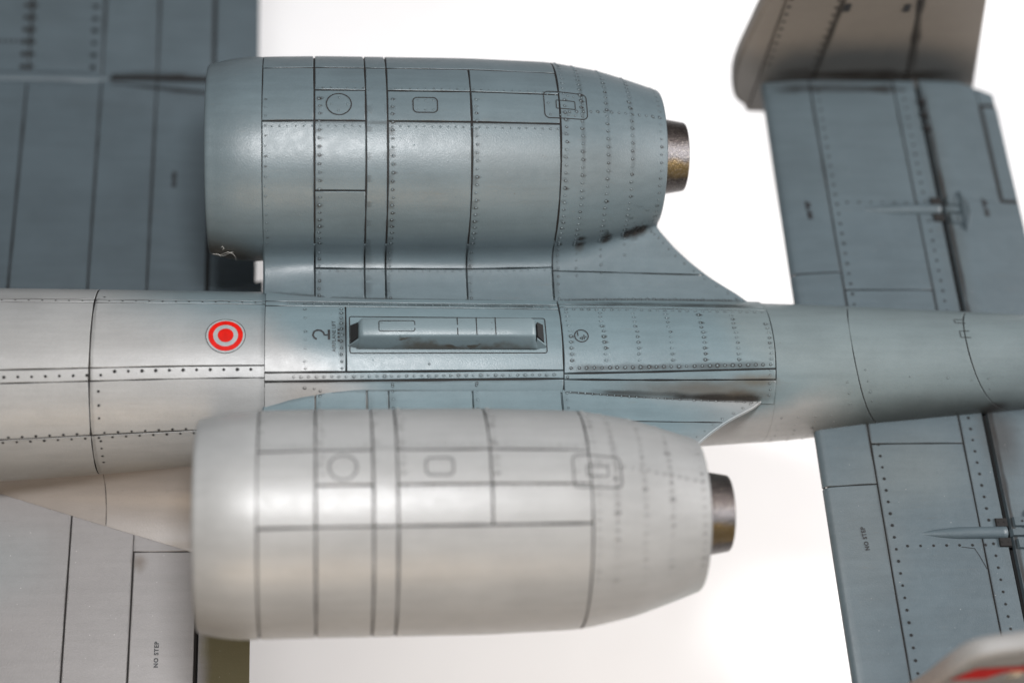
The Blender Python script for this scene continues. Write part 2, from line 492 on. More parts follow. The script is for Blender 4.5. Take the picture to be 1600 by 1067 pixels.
def smudge(mb, S, pts, w, k):
    """soft dirt along a seam: pts are (u,v) on the skin"""
    V = []; W = []
    for i, (u, v) in enumerate(pts):
        a = S.P(*pts[max(0, i - 1)]); b = S.P(*pts[min(len(pts) - 1, i + 1)])
        p, _, _, n = S.fr(u, v); d = (b - a).normalized(); c = n.cross(d)
        kk = k * (0.45 + 0.9 * abs(mnoise.noise(p * 1.7))) * min(1, i / 3, (len(pts) - 1 - i) / 3) ; ww = w * (0.8 + .5 * mnoise.noise(p * 2.9))
        for q, wt in ((-1, 0), (-.3, kk), (.3, kk), (1, 0)):
            V.append(p + c * ww * q + n * 0.0016); W.append(wt)
    F = []
    for i in range(len(pts) - 1):
        for q in range(3): a = 4 * i + q; F.append((a, a + 1, a + 5, a + 4))
    mb.add(V, F, 0, W)


def line_pts(u0, v0, u1, v1, n=14): return [(lerp(u0, u1, i / n), lerp(v0, v1, i / n)) for i in range(n + 1)]


def text_on(name, txt, S, u0, v0, size, rot, mat, parent, h=0.005, weight=0.0, spacing=1.0, sx=1.0):
    """flat print: lettering wrapped on the skin; rot in degrees, local x = aft"""
    cu = bpy.data.curves.new(name, 'FONT'); cu.body = txt; cu.size = size; cu.align_x = 'CENTER'; cu.align_y = 'CENTER'
    cu.space_character = spacing; cu.offset = weight; cu.resolution_u = 3
    ob = bpy.data.objects.new('tmp', cu); COL.objects.link(ob)
    bpy.context.view_layer.update()
    dg = bpy.context.evaluated_depsgraph_get()
    me = bpy.data.meshes.new_from_object(ob.evaluated_get(dg))
    bpy.data.objects.remove(ob, do_unlink=True)
    L = S.local(u0, v0); c, s_ = math.cos(math.radians(rot)), math.sin(math.radians(rot))
    for vtx in me.vertices:
        x, y = vtx.co.x * sx, vtx.co.y
        vtx.co = L(x * c - y * s_, x * s_ + y * c, h)
    me.materials.clear(); me.materials.append(mat)
    me.name = name
    o = bpy.data.objects.new(name, me); COL.objects.link(o); o.parent = parent
    return o


def interp(x, xs, ys):
    if x <= xs[0]: return ys[0] + (x - xs[0]) * (ys[1] - ys[0]) / (xs[1] - xs[0])
    for i in range(len(xs) - 1):
        if x <= xs[i + 1]: return ys[i] + (x - xs[i]) * (ys[i + 1] - ys[i]) / (xs[i + 1] - xs[i])
    return ys[-1] + (x - xs[-1]) * (ys[-1] - ys[-2]) / (xs[-1] - xs[-2])


def smooth_interp(xs, ys, w):
    tab = {}
    def g(x):
        k = round(x, 4)
        if k not in tab:
            tab[k] = sum(interp(x + w * q, xs, ys) * (1 - abs(q)) for q in (-.8, -.6, -.4, -.2, 0, .2, .4, .6, .8)) / sum(1 - abs(q) for q in (-.8, -.6, -.4, -.2, 0, .2, .4, .6, .8))
        return tab[k]
    return g


# ------------------------------------------------------------------ table
mb = MB()
mb.add([(-160, -160, 0), (160, -160, 0), (160, 160, 0), (-160, 160, 0), (-160, -160, -3), (160, -160, -3), (160, 160, -3), (-160, 160, -3)],
       [(0, 1, 2, 3), (7, 6, 5, 4), (0, 4, 5, 1), (1, 5, 6, 2), (2, 6, 7, 3), (3, 7, 4, 0)])
tb = mb.build('tabletop', M['table'], smooth=False); tb.location = (0, 0, -12.0)
tb['kind'] = 'structure'; tb['label'] = 'plain white tabletop under the model aircraft'

# ------------------------------------------------------------------ the aircraft
jet = empty('model_aircraft')
jet['label'] = 'weathered grey scale model of a twin-engine attack jet, seen from above over a white table'
jet['category'] = 'model aircraft'

# ---- fuselage skin: x along, v = degrees from the top, positive to +y
fr_ = smooth_interp([-14, -8.14, -6.6, -5.07, -2, 2, 4.91, 5.99, 7.5, 8.7, 12], [1.62, 1.56, 1.50, 1.44, 1.37, 1.28, 1.14, 1.06, .92, .81, .48], 0.9)
ft_ = smooth_interp([-14, -8, -5, 0, 4.9, 12], [-.22, -.19, -.16, -.22, -.31, -.33], 1.2)


def fus_f(off=0.0):
    def f(x, v):
        r = fr_(x); zc = ft_(x) - r; a = math.radians(v); r += off
        return (x, r * math.sin(a), zc + r * math.cos(a))
    return f


FUS = Surf(fus_f(), lambda u, v, p: (0, math.sin(math.radians(v)), math.cos(math.radians(v))))
SAD = Surf(fus_f(0.03), FUS.ref)
fus = shell('fuselage', FUS, -14, 12, -180, 180, M['grime'], jet, 70, 60, -0.035)


def attach(x):   # angle where the engine pylon meets the fuselage
    return interp(x, [-4.5, -3.85, -3.4, -2.9, -2.4, 0.85, 4.2, 5], [50, 46, 40.5, 37, 35, 38, 51, 54])


G = 0.0122
ff = M['fus']
N_ = None
# forward fuselage
for (a, b) in ((-14, -6.54), (-6.54, -3.87)):
    g4 = (G, G if b < -6 else None, .005, .006)
    patch('panel', FUS, a, b, -19.6, 29.0, ff, fus, gap=g4)
    patch('panel', FUS, a, b, -27.4, -19.6, ff, fus, gap=(G, G if b < -6 else None, .004, .005))
    patch('panel', FUS, a, b, -61.5, -27.4, ff, fus, gap=(G * .7, G if b < -6 else None, .008, .004))
    patch('panel', FUS, a, b, -125, -61.5, ff, fus, gap=(G * .5, G * .5 if b < -6 else None, .01, .008))
    patch('panel', FUS, a, b, 29.0, 33.0, ff, fus, gap=(G, G if b < -6 else None, .006, .006))
    patch('panel', FUS, a, b, 33.0, 100, ff, fus, gap=(G, G if b < -6 else None, .006, .01))
patch('belly_skin', FUS, -14, 12, 100, 235, ff, fus, gap=(G, G, G, G), res=.3)
# flanks below the saddle
for s in (-1, 1):
    v0, v1 = sorted((s * 100, s * 34)) if s > 0 else (-125, -34)
    patch('panel', FUS, -3.87, 4.32, v0, v1, ff, fus, gap=(.003, None, .01, None), h=-.004)
# aft fuselage
j1 = lambda t: 5.60 + 7e-5 * lerp(-125, 100, t) ** 2
j2 = lambda t: 7.54 + 9e-5 * lerp(-125, 100, t) ** 2
patch('panel', FUS, 4.32, j1, -125, 100, ff, fus, gap=(None, .007, .01, .01), nu=8)
patch('panel', FUS, j1, j2, -125, 100, ff, fus, gap=(.005, .007, .01, .01), nu=12)
patch('panel', FUS, j2, 12, -125, 100, ff, fus, gap=(.005, .010, .01, .01), nu=22)

# saddle over the wing-to-engine deck
sad = shell('engine_deck', SAD, -3.86, 4.30, lambda u: -attach(u) - 2, lambda u: attach(u) + 2, M['grime'], jet, 50, 24, -0.028)
LA = lambda x: -(attach(x) + 1.5)
LB = lambda x: attach(x) + 1.5
patch('panel', SAD, -3.86, -2.60, -24.3, 25.5, ff, sad, gap=(None, G, .012, .006))
patch('panel', SAD, -2.60, .84, -24.3, 25.5, ff, sad, gap=(G, G, .012, .006))
patch('panel', SAD, -3.86, .84, -30.0, -24.3, ff, sad, gap=(None, G, .016, .012))
patch('panel', SAD, -3.86, .84, LA, -30.0, ff, sad, gap=(None, G, None, .016))
patch('panel', SAD, -3.86, .84, 25.5, 31.0, ff, sad, gap=(None, G, .006, .008))
patch('panel', SAD, -3.86, .84, 31.0, LB, ff, sad, gap=(None, G, .008, None))
patch('panel', SAD, .84, 4.30, lambda x: interp(x, [.84, 4.3], [-26.5, -25]), lambda x: interp(x, [.84, 4.3], [28.5, 30.5]), ff, sad, gap=(G, .005, .012, .008))
patch('panel', SAD, .84, 4.30, lambda x: interp(x, [.84, 4.3], [-30.5, -33.5]), lambda x: interp(x, [.84, 4.3], [-26.5, -25]), ff, sad, gap=(G, .005, .010, .012))
patch('panel', SAD, .84, 4.30, LA, lambda x: interp(x, [.84, 4.3], [-30.5, -33.5]), ff, sad, gap=(G, .005, None, .010))
patch('panel', SAD, .84, 4.30, lambda x: interp(x, [.84, 4.3], [28.5, 30.5]), lambda x: interp(x, [.84, 4.3], [32.5, 35.5]), ff, sad, gap=(G, .005, .008, .008))
patch('panel', SAD, .84, 4.30, lambda x: interp(x, [.84, 4.3], [32.5, 35.5]), LB, ff, sad, gap=(G, .005, .008, None))

# rivets and holes on the fuselage
rv = Rivets()
for i in range(40):
    x = -9.9 + i * .208 * 1.0
    if x < -6.55: rv.hole(FUS, x, -23.9, k=.4)
    elif x < -3.95: rv.hole(FUS, x, -22.0 if x > -6.35 else -23.9, k=.6)
    if x < -3.95: rv.hole(FUS, x + .05, 30.9, r=.015, k=.3)
    if x < -4.4:
        rv.hole(FUS, x + .03, -59.9, r=.019, k=.4); rv.hole(FUS, x - .06, -63.4, r=.019, k=.4)
for v in (-33.5, -42, -50, -66, -72, -79, -86, 36): rv.hole(FUS, -6.40, v, r=.019, k=.3)
for v in range(-124, -60, 8):
    for x in (4.45, 4.75, 5.05, 5.35): rv.head(FUS, x + random.uniform(-.04, .04), v + random.uniform(-1, 1), r=.016, wash=random.choice((.0, .3, .8)))
for x, v in ((5.5, -38), (5.53, -48), (5.58, -58), (5.85, -38), (5.9, -48), (5.95, -57), (5.8, -28), (6.55, -36), (7.6, -44), (7.9, -44), (7.95, -56), (7.2, -40)):
    rv.head(FUS, x, v, r=.016, wash=.35)
rv.build('rivets', ff, fus)

rs = Rivets()
S = SAD
n = 36
for i in range(n):
    x = -3.42 + i * (4.1 / (n - 1)); rs.head(S, x, -27.2, r=.021, wash=.5, streak=.5)
for i in range(32):
    x = -3.5 + i * (4.2 / 31); rs.head(S, x, 28.2, r=.017, wash=random.choice((.3, .6, 1.0)))
for v in (-22, -17.5, -13, -8.5, -4, .5, 5, 9.5, 14, 18.5, 22.5): rs.head(S, -2.67, v, r=.020, wash=random.choice((.5, .9)), streak=.4)
for v in (-22, -17.5, -9, -3, 3, 14, 22): rs.head(S, -3.24, v, r=.019, wash=random.choice((.2, .7)), streak=.6)
for q in range(7):
    x = .95 + q * .543
    for v in (-17.5, -13, -8.6, -4.2, .2, 4.6, 9, 13.4, 17.8, 22):
        if q == 6 and v > 14: continue
        rs.head(S, x + (v < 5) * .02, v, r=.021, wash=random.choice((.2, .5, .9)), streak=1.0)
for i in range(27):
    x = .95 + i * (3.26 / 26)
    rs.head(S, x, interp(x, [.84, 4.3], [-22.8, -21.6]), r=.023, wash=1.0, streak=.3)
    rs.head(S, x, interp(x, [.84, 4.3], [25.5, 27]), r=.018, wash=.8, streak=.4)
for v in (-26, -29.5, -36, -41, -45.5): rs.head(S, 4.2, v, r=.018, wash=.3)
for x, v in ((-3.25, -34), (-3.1, -34.5), (-1.88, -32.4), (-1.88, -33.7), (-.55, -32.4), (-.56, -33.8), (-3.0, -36), (-1.3, -19.5), (.9, -29)): rs.head(S, x, v, r=.018, wash=.8)
rs.build('rivets', ff, sad)

# soft dirt along the seams
sm = MB()
smudge(sm, SAD, line_pts(2.6, -44, 4.1, -48.6, 24), .07, .9)
smudge(sm, SAD, line_pts(1.2, -38.5, 4.1, -47, 24), .08, .5)
smudge(sm, SAD, line_pts(-3.8, -30.2, .8, -30.2, 30), .06, .28)
smudge(sm, SAD, line_pts(.9, -23, 4.25, -22, 30), .09, .45)
smudge(sm, SAD, line_pts(.9, 32.5, 4.2, 35.5, 30), .09, .4)
smudge(sm, SAD, line_pts(-3.6, 28.3, .8, 28.3, 30), .07, .42)
smudge(sm, SAD, line_pts(1.4, 35, 4.2, 38, 20), .10, .5)
smudge(sm, SAD, line_pts(-2.66, -23, -2.66, 24, 12), .09, .4)
sm.build('seam_dirt', M['wash'], sad)
sm = MB()
smudge(sm, FUS, line_pts(-9.8, 32.8, -3.95, 32.8, 30), .05, .22)
smudge(sm, FUS, line_pts(-6.5, -110, -6.5, 40, 30), .04, .22)
smudge(sm, FUS, line_pts(-9.8, -61.5, -4.2, -61.5, 30), .05, .25)
smudge(sm, FUS, line_pts(-9.8, -19.8, -6.6, -19.8, 20), .04, .3)
sm.build('seam_dirt', M['wash'], fus)

# hooked seams on the aft fuselage
for (x, v, w, hh) in ((7.55, 5.5, .17, .13), (7.53, 24, .17, .09)):
    mb = MB()
    ribbon(mb, FUS.local(x, v), [(w / 2, hh / 2), (-w / 2, hh / 2), (-w / 2, -hh / 2), (w / 2, -hh / 2)], .014, .004)
    mb.build('latch_seam', M['grime'], fus)

# roundel
def ring(S, u, v, r, r_in, mat, name, parent, h, n=40):
    mb = MB(); L = S.local(u, v)
    if r_in: disc(mb, L, circ(r, n), h, 0, r_in / r)
    else: disc(mb, L, circ(r, n), h)
    return mb.build(name, mat, parent, smooth=False)
ring(FUS, -4.47, .6, .305, None, M['greydecal'], 'roundel', fus, .004)
ring(FUS, -4.47, .6, .268, .193, M['red'], 'roundel', fus, .007)
ring(FUS, -4.47, .6, .122, None, M['red'], 'roundel', fus, .007)
ring(FUS, -4.47, .6, .309, .300, M['grime'], 'roundel_edge', fus, .006)

# deck markings
text_on('lettering', 'AIRPLANE', SAD, -2.785, -3.6, .085, 90, M['black'], sad, spacing=1.02)
text_on('lettering', 'LIFT', SAD, -2.785, 8.2, .085, 90, M['black'], sad, spacing=1.02)
mb = MB(); L = SAD.local(-2.715, -.2)
for i, y in enumerate((-.10, -.04, .03, .09)):
    mb = MB(); ribbon(mb, L, [(0, y), (0, y + .035)], .035, .004); mb.build('lettering', M['black'], sad, smooth=False)
mb = MB(); L = SAD.local(-2.97, .8)
ribbon(mb, L, [(-.085, -.085), (-.125, -.06), (-.145, -.01), (-.125, .05), (-.08, .078), (-.02, .07), (.02, .035), (.035, -.01), (.09, -.012)], .030, .005)
mb.build('lift_symbol', M['black'], sad, smooth=False)
mb = MB(); ribbon(mb, L, [(.105, -.095), (.105, .085)], .038, .006)
mb.build('lift_symbol', M['black'], sad, smooth=False)
ring(SAD, 1.15, .6, .118, .100, M['black'], 'emblem', sad, .005)
mb = MB(); L = SAD.local(1.15, .6)
for x, y0, y1 in ((-.058, -.005, .07), (-.02, -.06, -.03), (.008, -.075, -.015), (.04, -.065, .02), (.068, -.035, -.005)):
    ribbon(mb, L, [(x, y0), (x, y1)], .018, .006)
mb.build('emblem', M['black'], sad, smooth=False)

# hump on the deck
mb = MB()
ribbon(mb, SAD.local(-.98, 1.5), rrect(3.12, .66, .03, 2), .016, .004, True)
mb.build('mounting_seam', M['grime'], sad)
hump = empty('equipment_hump', jet)
def hull(name, secs, mat, parent, caps=True, smooth=True):
    mb = MB(); k = len(secs[0]); V = [p for s_ in secs for p in s_]; F = []
    for i in range(len(secs) - 1):
        for j in range(k): F.append((i * k + j, i * k + (j + 1) % k, (i + 1) * k + (j + 1) % k, (i + 1) * k + j))
    if caps: F.append(tuple(range(k))[::-1]); F.append(tuple((len(secs) - 1) * k + j for j in range(k)))
    mb.add(V, F)
    return mb.build(name, mat, parent, smooth)
def hump_sec(x, top, dz=0.0, wtop=0.0):
    zt = top; zb = -.24
    ya, yb = -.155 + wtop, .165 - wtop
    pts = [(-.235, zb), (-.232, -.16), (ya - .012, zt - .045), (ya, zt - .018), (ya + .022, zt), (0.0, zt + .006), (yb - .022, zt), (yb, zt - .018), (yb + .012, zt - .045), (.235, -.16), (.24, zb)]
    return [(x, y, z) for y, z in pts]
hull('hump_body', [[(x + (.04 if x < -1 else -.04) * (1 if z > 0 else 0), y, z) for x, y, z in s_] for s_ in
     ([hump_sec(-2.44, .07, 0, .03), hump_sec(-2.41, .105, 0, .01), hump_sec(-2.37, .12), hump_sec(-1.8, .125), hump_sec(-1, .125), hump_sec(0, .12), hump_sec(.35, .118), hump_sec(.39, .10, 0, .01), hump_sec(.42, .07, 0, .03)])], M['hump'], hump)
# base flare and end openings
def loft_rect(name, a, b, mat, parent):
    mb = MB(); mb.add(list(a) + list(b), [(0, 1, 2, 3)[::-1], (4, 5, 6, 7)] + [(i, (i + 1) % 4, 4 + (i + 1) % 4, 4 + i) for i in range(4)])
    return mb.build(name, mat, parent, smooth=False)
for sx_, xa, xb in ((-1, -2.415, -2.53), (1, .415, .53)):
    loft_rect('vent_opening', [(xa, -.17, -.22), (xa, .20, -.22), (xa, .13, .03), (xa, -.12, .03)],
              [(xb, -.15, -.22), (xb, .19, -.22), (xb, .17, -.13), (xb, -.14, -.13)], M['void'], hump)
    xa2, xb2 = xa + sx_ * -.01, xb + sx_ * .03
    loft_rect('vent_cheek', [(xa2, -.235, -.24), (xa2, -.175, -.24), (xa2, -.135, -.0), (xa2, -.165, -.0)],
              [(xb2, -.21, -.24), (xb2, -.17, -.24), (xb2, -.165, -.17), (xb2, -.19, -.17)], M['hump'], hump)
HT = Surf(lambda u, v: (u, v, .124), lambda u, v, p: (0, 0, 1))
mb = MB(); ribbon(mb, HT.local(-1.81, .01), rrect(.56, .185, .03, 3), .014, .006, True); mb.build('access_cover_seam', M['grime'], hump)
rh = Rivets()
for i in range(5):
    for y in (-.05, .075): rh.head(HT, -2.04 + i * .115, y, r=.016, wash=.25)
for x, y in ((-.80, .07), (-.80, -.06), (-.32, .07), (-.32, -.05)): rh.head(HT, x, y, r=.013, wash=.3)
rh.build('rivets', M['hump'], hump)
for x in (-.86, -.56, -.26):
    mb = MB(); L = HT.local(x, 0); ribbon(mb, L, [(0, -.152), (0, 0), (0, .162)], .016, .005)
    mb.build('panel_seam', M['grime'], hump)

# ---- engines
YE = 3.25
XEND = 2.58
rn_ = smooth_interp([-5.2, -4.82, -4.6, -4.3, -3.9, -3.0, -.6, .8, 1.6, 2.2, 2.62, 3.1], [1.40, 1.53, 1.60, 1.655, 1.67, 1.675, 1.675, 1.63, 1.475, 1.28, 1.13, .96], 0.28)
zo_ = smooth_interp([-6, -4.82, -3, .8, 2.8, 3.3], [-.06, -.06, 0, 0, .10, .13], 0.5)


def th0(x): return interp(x, [-5, .8, 1.4, XEND, 5], [-90, -90, -95, -106, -106]) if x < XEND else -106
TH0F = -90.0
THEND = 150.0


def eng_f(s):
    def f(x, w):
        xc = min(x, XEND)
        R = rn_(xc); z0 = zo_(xc)
        if w >= 1:
            t0 = th0(x) if x > .8 else TH0F
            th = math.radians(lerp(t0, THEND, w - 1))
            return (x, s * (YE + R * math.sin(th)), z0 + R * math.cos(th))
        t0 = math.radians(th0(x) if x > .8 else TH0F)
        A = Vector((YE + R * math.sin(t0), z0 + R * math.cos(t0)))
        T = Vector((-math.cos(t0), math.sin(t0)))     # tangent going down the inboard side
        av = math.radians(attach(x) - .5); r = fr_(x) + .015
        Bp = Vector((r * math.sin(av), ft_(x) - fr_(x) + r * math.cos(av)))
        aft = max(0.0, min(1.0, (x - .9) / 1.6))
        zd = lerp(-.46, -.41, aft)
        k = lerp(.46, .10, aft)
        C1 = A + T * k
        C2 = Vector((lerp(A.x - .12, A.x - .16, aft), zd + .01))
        C3 = Vector((Bp.x + .15, Bp.y - .02))
        t = 1 - w
        # quartic bezier
        p = (A * (1 - t) ** 4 + C1 * 4 * t * (1 - t) ** 3 + C2 * 6 * t * t * (1 - t) ** 2 + C3 * 4 * t ** 3 * (1 - t) + Bp * t ** 4)
        return (x, s * p.x, p.y)
    return f


def W(th, x=0):   # angle round the nacelle -> w
    t0 = th0(x) if x > .8 else TH0F
    return 1 + (th - t0) / (THEND - t0)


RX = [-3.896, -3.084, -2.281, -1.941, -.619, .80]
A_, B_, C_ = -13.9, 5.4, 25.4
WP = .56      # seam on the pylon


def build_engine(s, mat, tag):
    S = Surf(eng_f(s), lambda u, w, p: (0, -s * .75, .66) if w < 1 else (0, p.y - s * YE, p.z - .03))
    # full barrel for the core / lip / lower cowl
    CI = Surf(lambda x, v: (x, s * (YE + rn_(x) * math.sin(math.radians(v))), zo_(x) + rn_(x) * math.cos(math.radians(v))),
              lambda u, v, p: (0, p.y - s * YE, p.z))
    eng = shell('engine_nacelle', CI, -3.95, XEND - .04, -180, 180, M['grime'], jet, 50, 72, -.03)
    eng['label'] = tag
    g = (G,) * 4
    Z = 0
    x1, x2, x3, x4, x5, x6 = RX
    # column 1
    patch('panel', S, x1, x2, 0.0, W(A_), mat, eng, gap=(.003 if s > 0 else .010, G, None, G))
    patch('panel', S, x1, x2, W(A_), W(C_), mat, eng, gap=(.003, G, G, G))
    patch('panel', S, x1, x2, W(C_), 2, mat, eng, gap=(.004 if s > 0 else .014, G, G, G))
    # column 2
    patch('panel', S, x2, x3, 0.0, WP, mat, eng, gap=(G, G, None, .008))
    patch('panel', S, x2, x3, WP, W(-52), mat, eng, gap=(G, G, .008, .012))
    patch('panel', S, x2, x3, W(-52), W(A_), mat, eng, gap=(G, G, .012, G))
    patch('panel', S, x2, x3, W(A_), W(B_), mat, eng, gap=g)
    patch('panel', S, x2, x3, W(B_), W(C_), mat, eng, gap=g)
    patch('panel', S, x2, x3, W(C_), 2, mat, eng, gap=g)
    # strap
    patch('panel', S, x3, x4, 0.0, WP, mat, eng, gap=(G, G, None, .005))
    patch('panel', S, x3, x4, WP, W(C_), mat, eng, gap=(G, G, .005, G))
    patch('panel', S, x3, x4, W(C_), 2, mat, eng, gap=g)
    for a, b in ((x4, x5), (x5, x6)):
        patch('panel', S, a, b, 0.0, WP, mat, eng, gap=(G, G, None, .008))
        patch('panel', S, a, b, WP, W(A_), mat, eng, gap=(G, G, .008, G))
        patch('panel', S, a, b, W(A_), W(B_), mat, eng, gap=g)
        patch('panel', S, a, b, W(B_), W(C_), mat, eng, gap=(G, G, .012, G))
    patch('panel', S, x4, x6, W(C_), 2, mat, eng, gap=g)
    # aft cowl, one skin round the barrel; pylon tail split by a seam
    patch('aft_cowl', S, x6, XEND, 1.0, 2, mat, eng, gap=(G, None, None, None), res=.11, lip=.004)
    def xe(w):
        x = 3.3
        for _ in range(14): x = .5 * x + .5 * interp(abs(S.P(x, w).y), [.80, 1.05, 1.30, 1.55, 1.79, 2.12], [4.24, 3.90, 3.47, 3.14, 2.88, XEND])
        return max(XEND, min(4.22, x))
    XE = [xe(i / 24) for i in range(25)]
    xe = lambda w: interp(w, [i / 24 for i in range(25)], XE)
    def ws(x):
        lo, hi = 0.0, 1.0
        for _ in range(16):
            mid = (lo + hi) / 2
            if abs(S.P(x, mid).y) < 1.37: lo = mid
            else: hi = mid
        return lo
    def solve(fn):
        x = 3.3
        for _ in range(20): x = .5 * x + .5 * fn(x)
        return x
    patch('pylon_tail', S, x6, lambda t: solve(lambda x: xe(t * ws(x))), 0.0, ws, mat, eng, gap=(G, None, None, .009), res=.08, lip=.004)
    patch('pylon_tail', S, x6, lambda t: solve(lambda x: xe(lerp(ws(x), 1, t))), ws, 1.0, mat, eng, gap=(G, None, .009, None), res=.08, lip=.004)
    mb = MB(); V = []
    for i in range(13):
        x_ = lerp(2.3, 4.05, i / 12); wmax = next((w / 40 for w in range(40, -1, -1) if xe(w / 40) > x_ + .03), .02) if x_ > XEND else 1.0
        V += [S.at(x_, lerp(0.0, wmax, q / 8), -.05) for q in range(9)]
    mb.add(V, [(i * 9 + q, (i + 1) * 9 + q, (i + 1) * 9 + q + 1, i * 9 + q + 1) for i in range(12) for q in range(8)])
    mb.build('pylon_tail_core', M['grime'], eng)
    # rounded trailing edge bead of the pylon tail
    mb = MB(); V = []; F = []; n = 26; k = 8
    for i in range(n + 1):
        w = i / n; p, a, b, nn = S.fr(xe(w), w)
        p2 = S.P(xe(min(1, w + .01)), min(1, w + .01)); p0 = S.P(xe(max(0, w - .01)), max(0, w - .01))
        d = (p2 - p0).normalized(); c = nn.cross(d).normalized()
        for j in range(k):
            an = 2 * math.pi * j / k
            V.append(p - nn * .035 + (c * math.cos(an) * .024 + nn * math.sin(an) * .042))
    for i in range(n):
        for j in range(k): F.append((i * k + j, i * k + (j + 1) % k, (i + 1) * k + (j + 1) % k, (i + 1) * k + j))
    mb.add(V, F); mb.build('pylon_trailing_edge', mat, eng)
    # lower cowl and pylon underside
    patch('lower_cowl', CI, -3.896, XEND, 150 * 1.0, 270 if s > 0 else 270, mat, eng, gap=(.012, None, .01, None), res=.25, h=-.004)
    def und(x, t):
        ya = YE + rn_(min(x, XEND)) * math.sin(math.radians(-128)); za = zo_(x) + rn_(min(x, XEND)) * math.cos(math.radians(-128))
        av = math.radians(attach(x) + 30); r = fr_(x)
        yb, zb = r * math.sin(av), ft_(x) - r + r * math.cos(av)
        return (x, s * lerp(yb, ya, t), lerp(zb, za, t))
    UN = Surf(und, lambda u, v, p: (0, 0, -1))
    shell('pylon_underside', UN, -3.85, XEND, 0, 1, mat, eng, 20, 8, 0)
    # front face of the pylon, softly rounded
    mb = MB(); V = []; F = []; n = 20
    for i in range(n + 1):
        w = 1.18 * i / n
        p = S.P(-3.88, w); q = Vector(und(-3.88, min(1, w)))
        q = Vector((p.x, lerp(p.y, q.y, .8), min(q.z, p.z - .05)))
        V += [p - Vector((0, 0, .012)), p + Vector((-.035, 0, -.05)), Vector((q.x - .035, q.y, q.z)), q]
    for i in range(n):
        for j in range(3): a = 4 * i + j; F.append((a, a + 1, a + 5, a + 4))
    mb.add(V, F); mb.build('pylon_front', mat, eng)
    # intake lip: outer skin, rolled edge, duct
    prof = []
    for i in range(9):
        x = lerp(-3.905, -4.70, i / 8); prof.append((x, rn_(x) + (.004 if i else -.004)))
    re_ = rn_(-4.70)
    for i in range(1, 9):
        a = math.pi * i / 8; prof.append((-4.71 - .085 * math.sin(a), re_ - .055 * (1 - math.cos(a))))
    prof += [(-4.4, re_ - .20), (-3.9, re_ - .16), (-3.6, re_ - .14)]
    mb = MB(); V = []; F = []; k = 96
    for x, r in prof:
        for j in range(k):
            a = 2 * math.pi * j / k; V.append((x, s * YE + r * math.sin(a), zo_(x) + r * math.cos(a)))
    for i in range(len(prof) - 1):
        for j in range(k): F.append((i * k + j, i * k + (j + 1) % k, (i + 1) * k + (j + 1) % k, (i + 1) * k + j))
    mb.add(V, F); mb.build('intake_lip', mat, eng)
    # fan disc and blades
    mb = MB(); ring_ = [(-3.6, s * YE + re_ * math.sin(2 * math.pi * j / 48), re_ * math.cos(2 * math.pi * j / 48)) for j in range(48)]
    mb.add(ring_, [tuple(range(48))]); mb.build('fan_backplate', M['void'], eng, smooth=False)
    for q in range(24):
        a = 2 * math.pi * q / 24; ca, sa = math.cos(a), math.sin(a); t = .14
        def rot(r, d, x): return (x, s * YE + r * sa + d * ca, r * ca - d * sa)
        mb = MB(); mb.add([rot(.3, -.02, -3.75), rot(1.33, -t, -3.75), rot(1.33, t, -3.64), rot(.3, .02, -3.64)], [(0, 1, 2, 3)])
        mb.build('fan_blade', M['exhaust'], eng, smooth=False)
    mb = MB(); V = []; F = []
    for i, (x, r) in enumerate(((-4.05, .01), (-4.0, .12), (-3.88, .23), (-3.7, .32), (-3.62, .34))):
        for j in range(24): V.append((x, s * YE + r * math.sin(2 * math.pi * j / 24), r * math.cos(2 * math.pi * j / 24)))
    for i in range(4):
        for j in range(24): F.append((i * 24 + j, i * 24 + (j + 1) % 24, (i + 1) * 24 + (j + 1) % 24, (i + 1) * 24 + j))
    mb.add(V, F); mb.build('fan_spinner', M['exhaust'], eng)
    # cowl exit rim and dark annulus
    def lathe(name, prof, mat_, k=72, zc=None):
        mb = MB(); V = []; F = []
        for x, r in prof:
            for j in range(k):
                a = 2 * math.pi * j / k; V.append((x, s * YE + r * math.sin(a), (zc if zc is not None else zo_(x)) + r * math.cos(a)))
        for i in range(len(prof) - 1):
            for j in range(k): F.append((i * k + j, i * k + (j + 1) % k, (i + 1) * k + (j + 1) % k, (i + 1) * k + j))
        mb.add(V, F); return mb.build(name, mat_, eng)
    re2 = rn_(XEND)
    lathe('exit_rim', [(XEND - .005, re2 - .004), (XEND + .02, re2 - .02), (XEND + .02, re2 - .06), (XEND - .04, re2 - .08), (2.2, re2 - .05)], mat)
    zx = .145
    lathe('exit_annulus', [(2.35, re2 - .03), (2.35, .5)], M['void'], zc=.1)
    ex = lathe('exhaust_nozzle', [(2.3, .68), (2.62, .655), (2.69, .65), (2.70, .635), (3.055, .575), (3.07, .565), (3.065, .54), (2.8, .54), (2.6, .5), (2.6, .02)], M['exhaust'], zc=zx)
    EX = Surf(lambda x, v: (x, s * YE + .62 * math.sin(math.radians(v)) * (1 - (x - 2.74) * .27), zx + .62 * math.cos(math.radians(v)) * (1 - (x - 2.74) * .27)), lambda u, v, p: (0, p.y - s * YE, p.z))
    r3 = Rivets()
    for v in range(-170, 180, 9): r3.hole(EX, 2.78, v, r=.013, k=.2)
    r3.build('nozzle_holes', M['exhaust'], eng)

    # rivets
    r = Rivets(); far = s > 0
    wv = lambda: random.choice((.15, .3, .4, .6, .95)) * (1 if far else .8)
    def column(x, v0, v1, step, dx=.065, rr=.021, wv=wv):
        v = v0
        while (v < v1) if step > 0 else (v > v1):
            xx = x + dx
            r.head(S, xx, W(v, xx), r=rr, wash=wv(), streak=.9); v += step
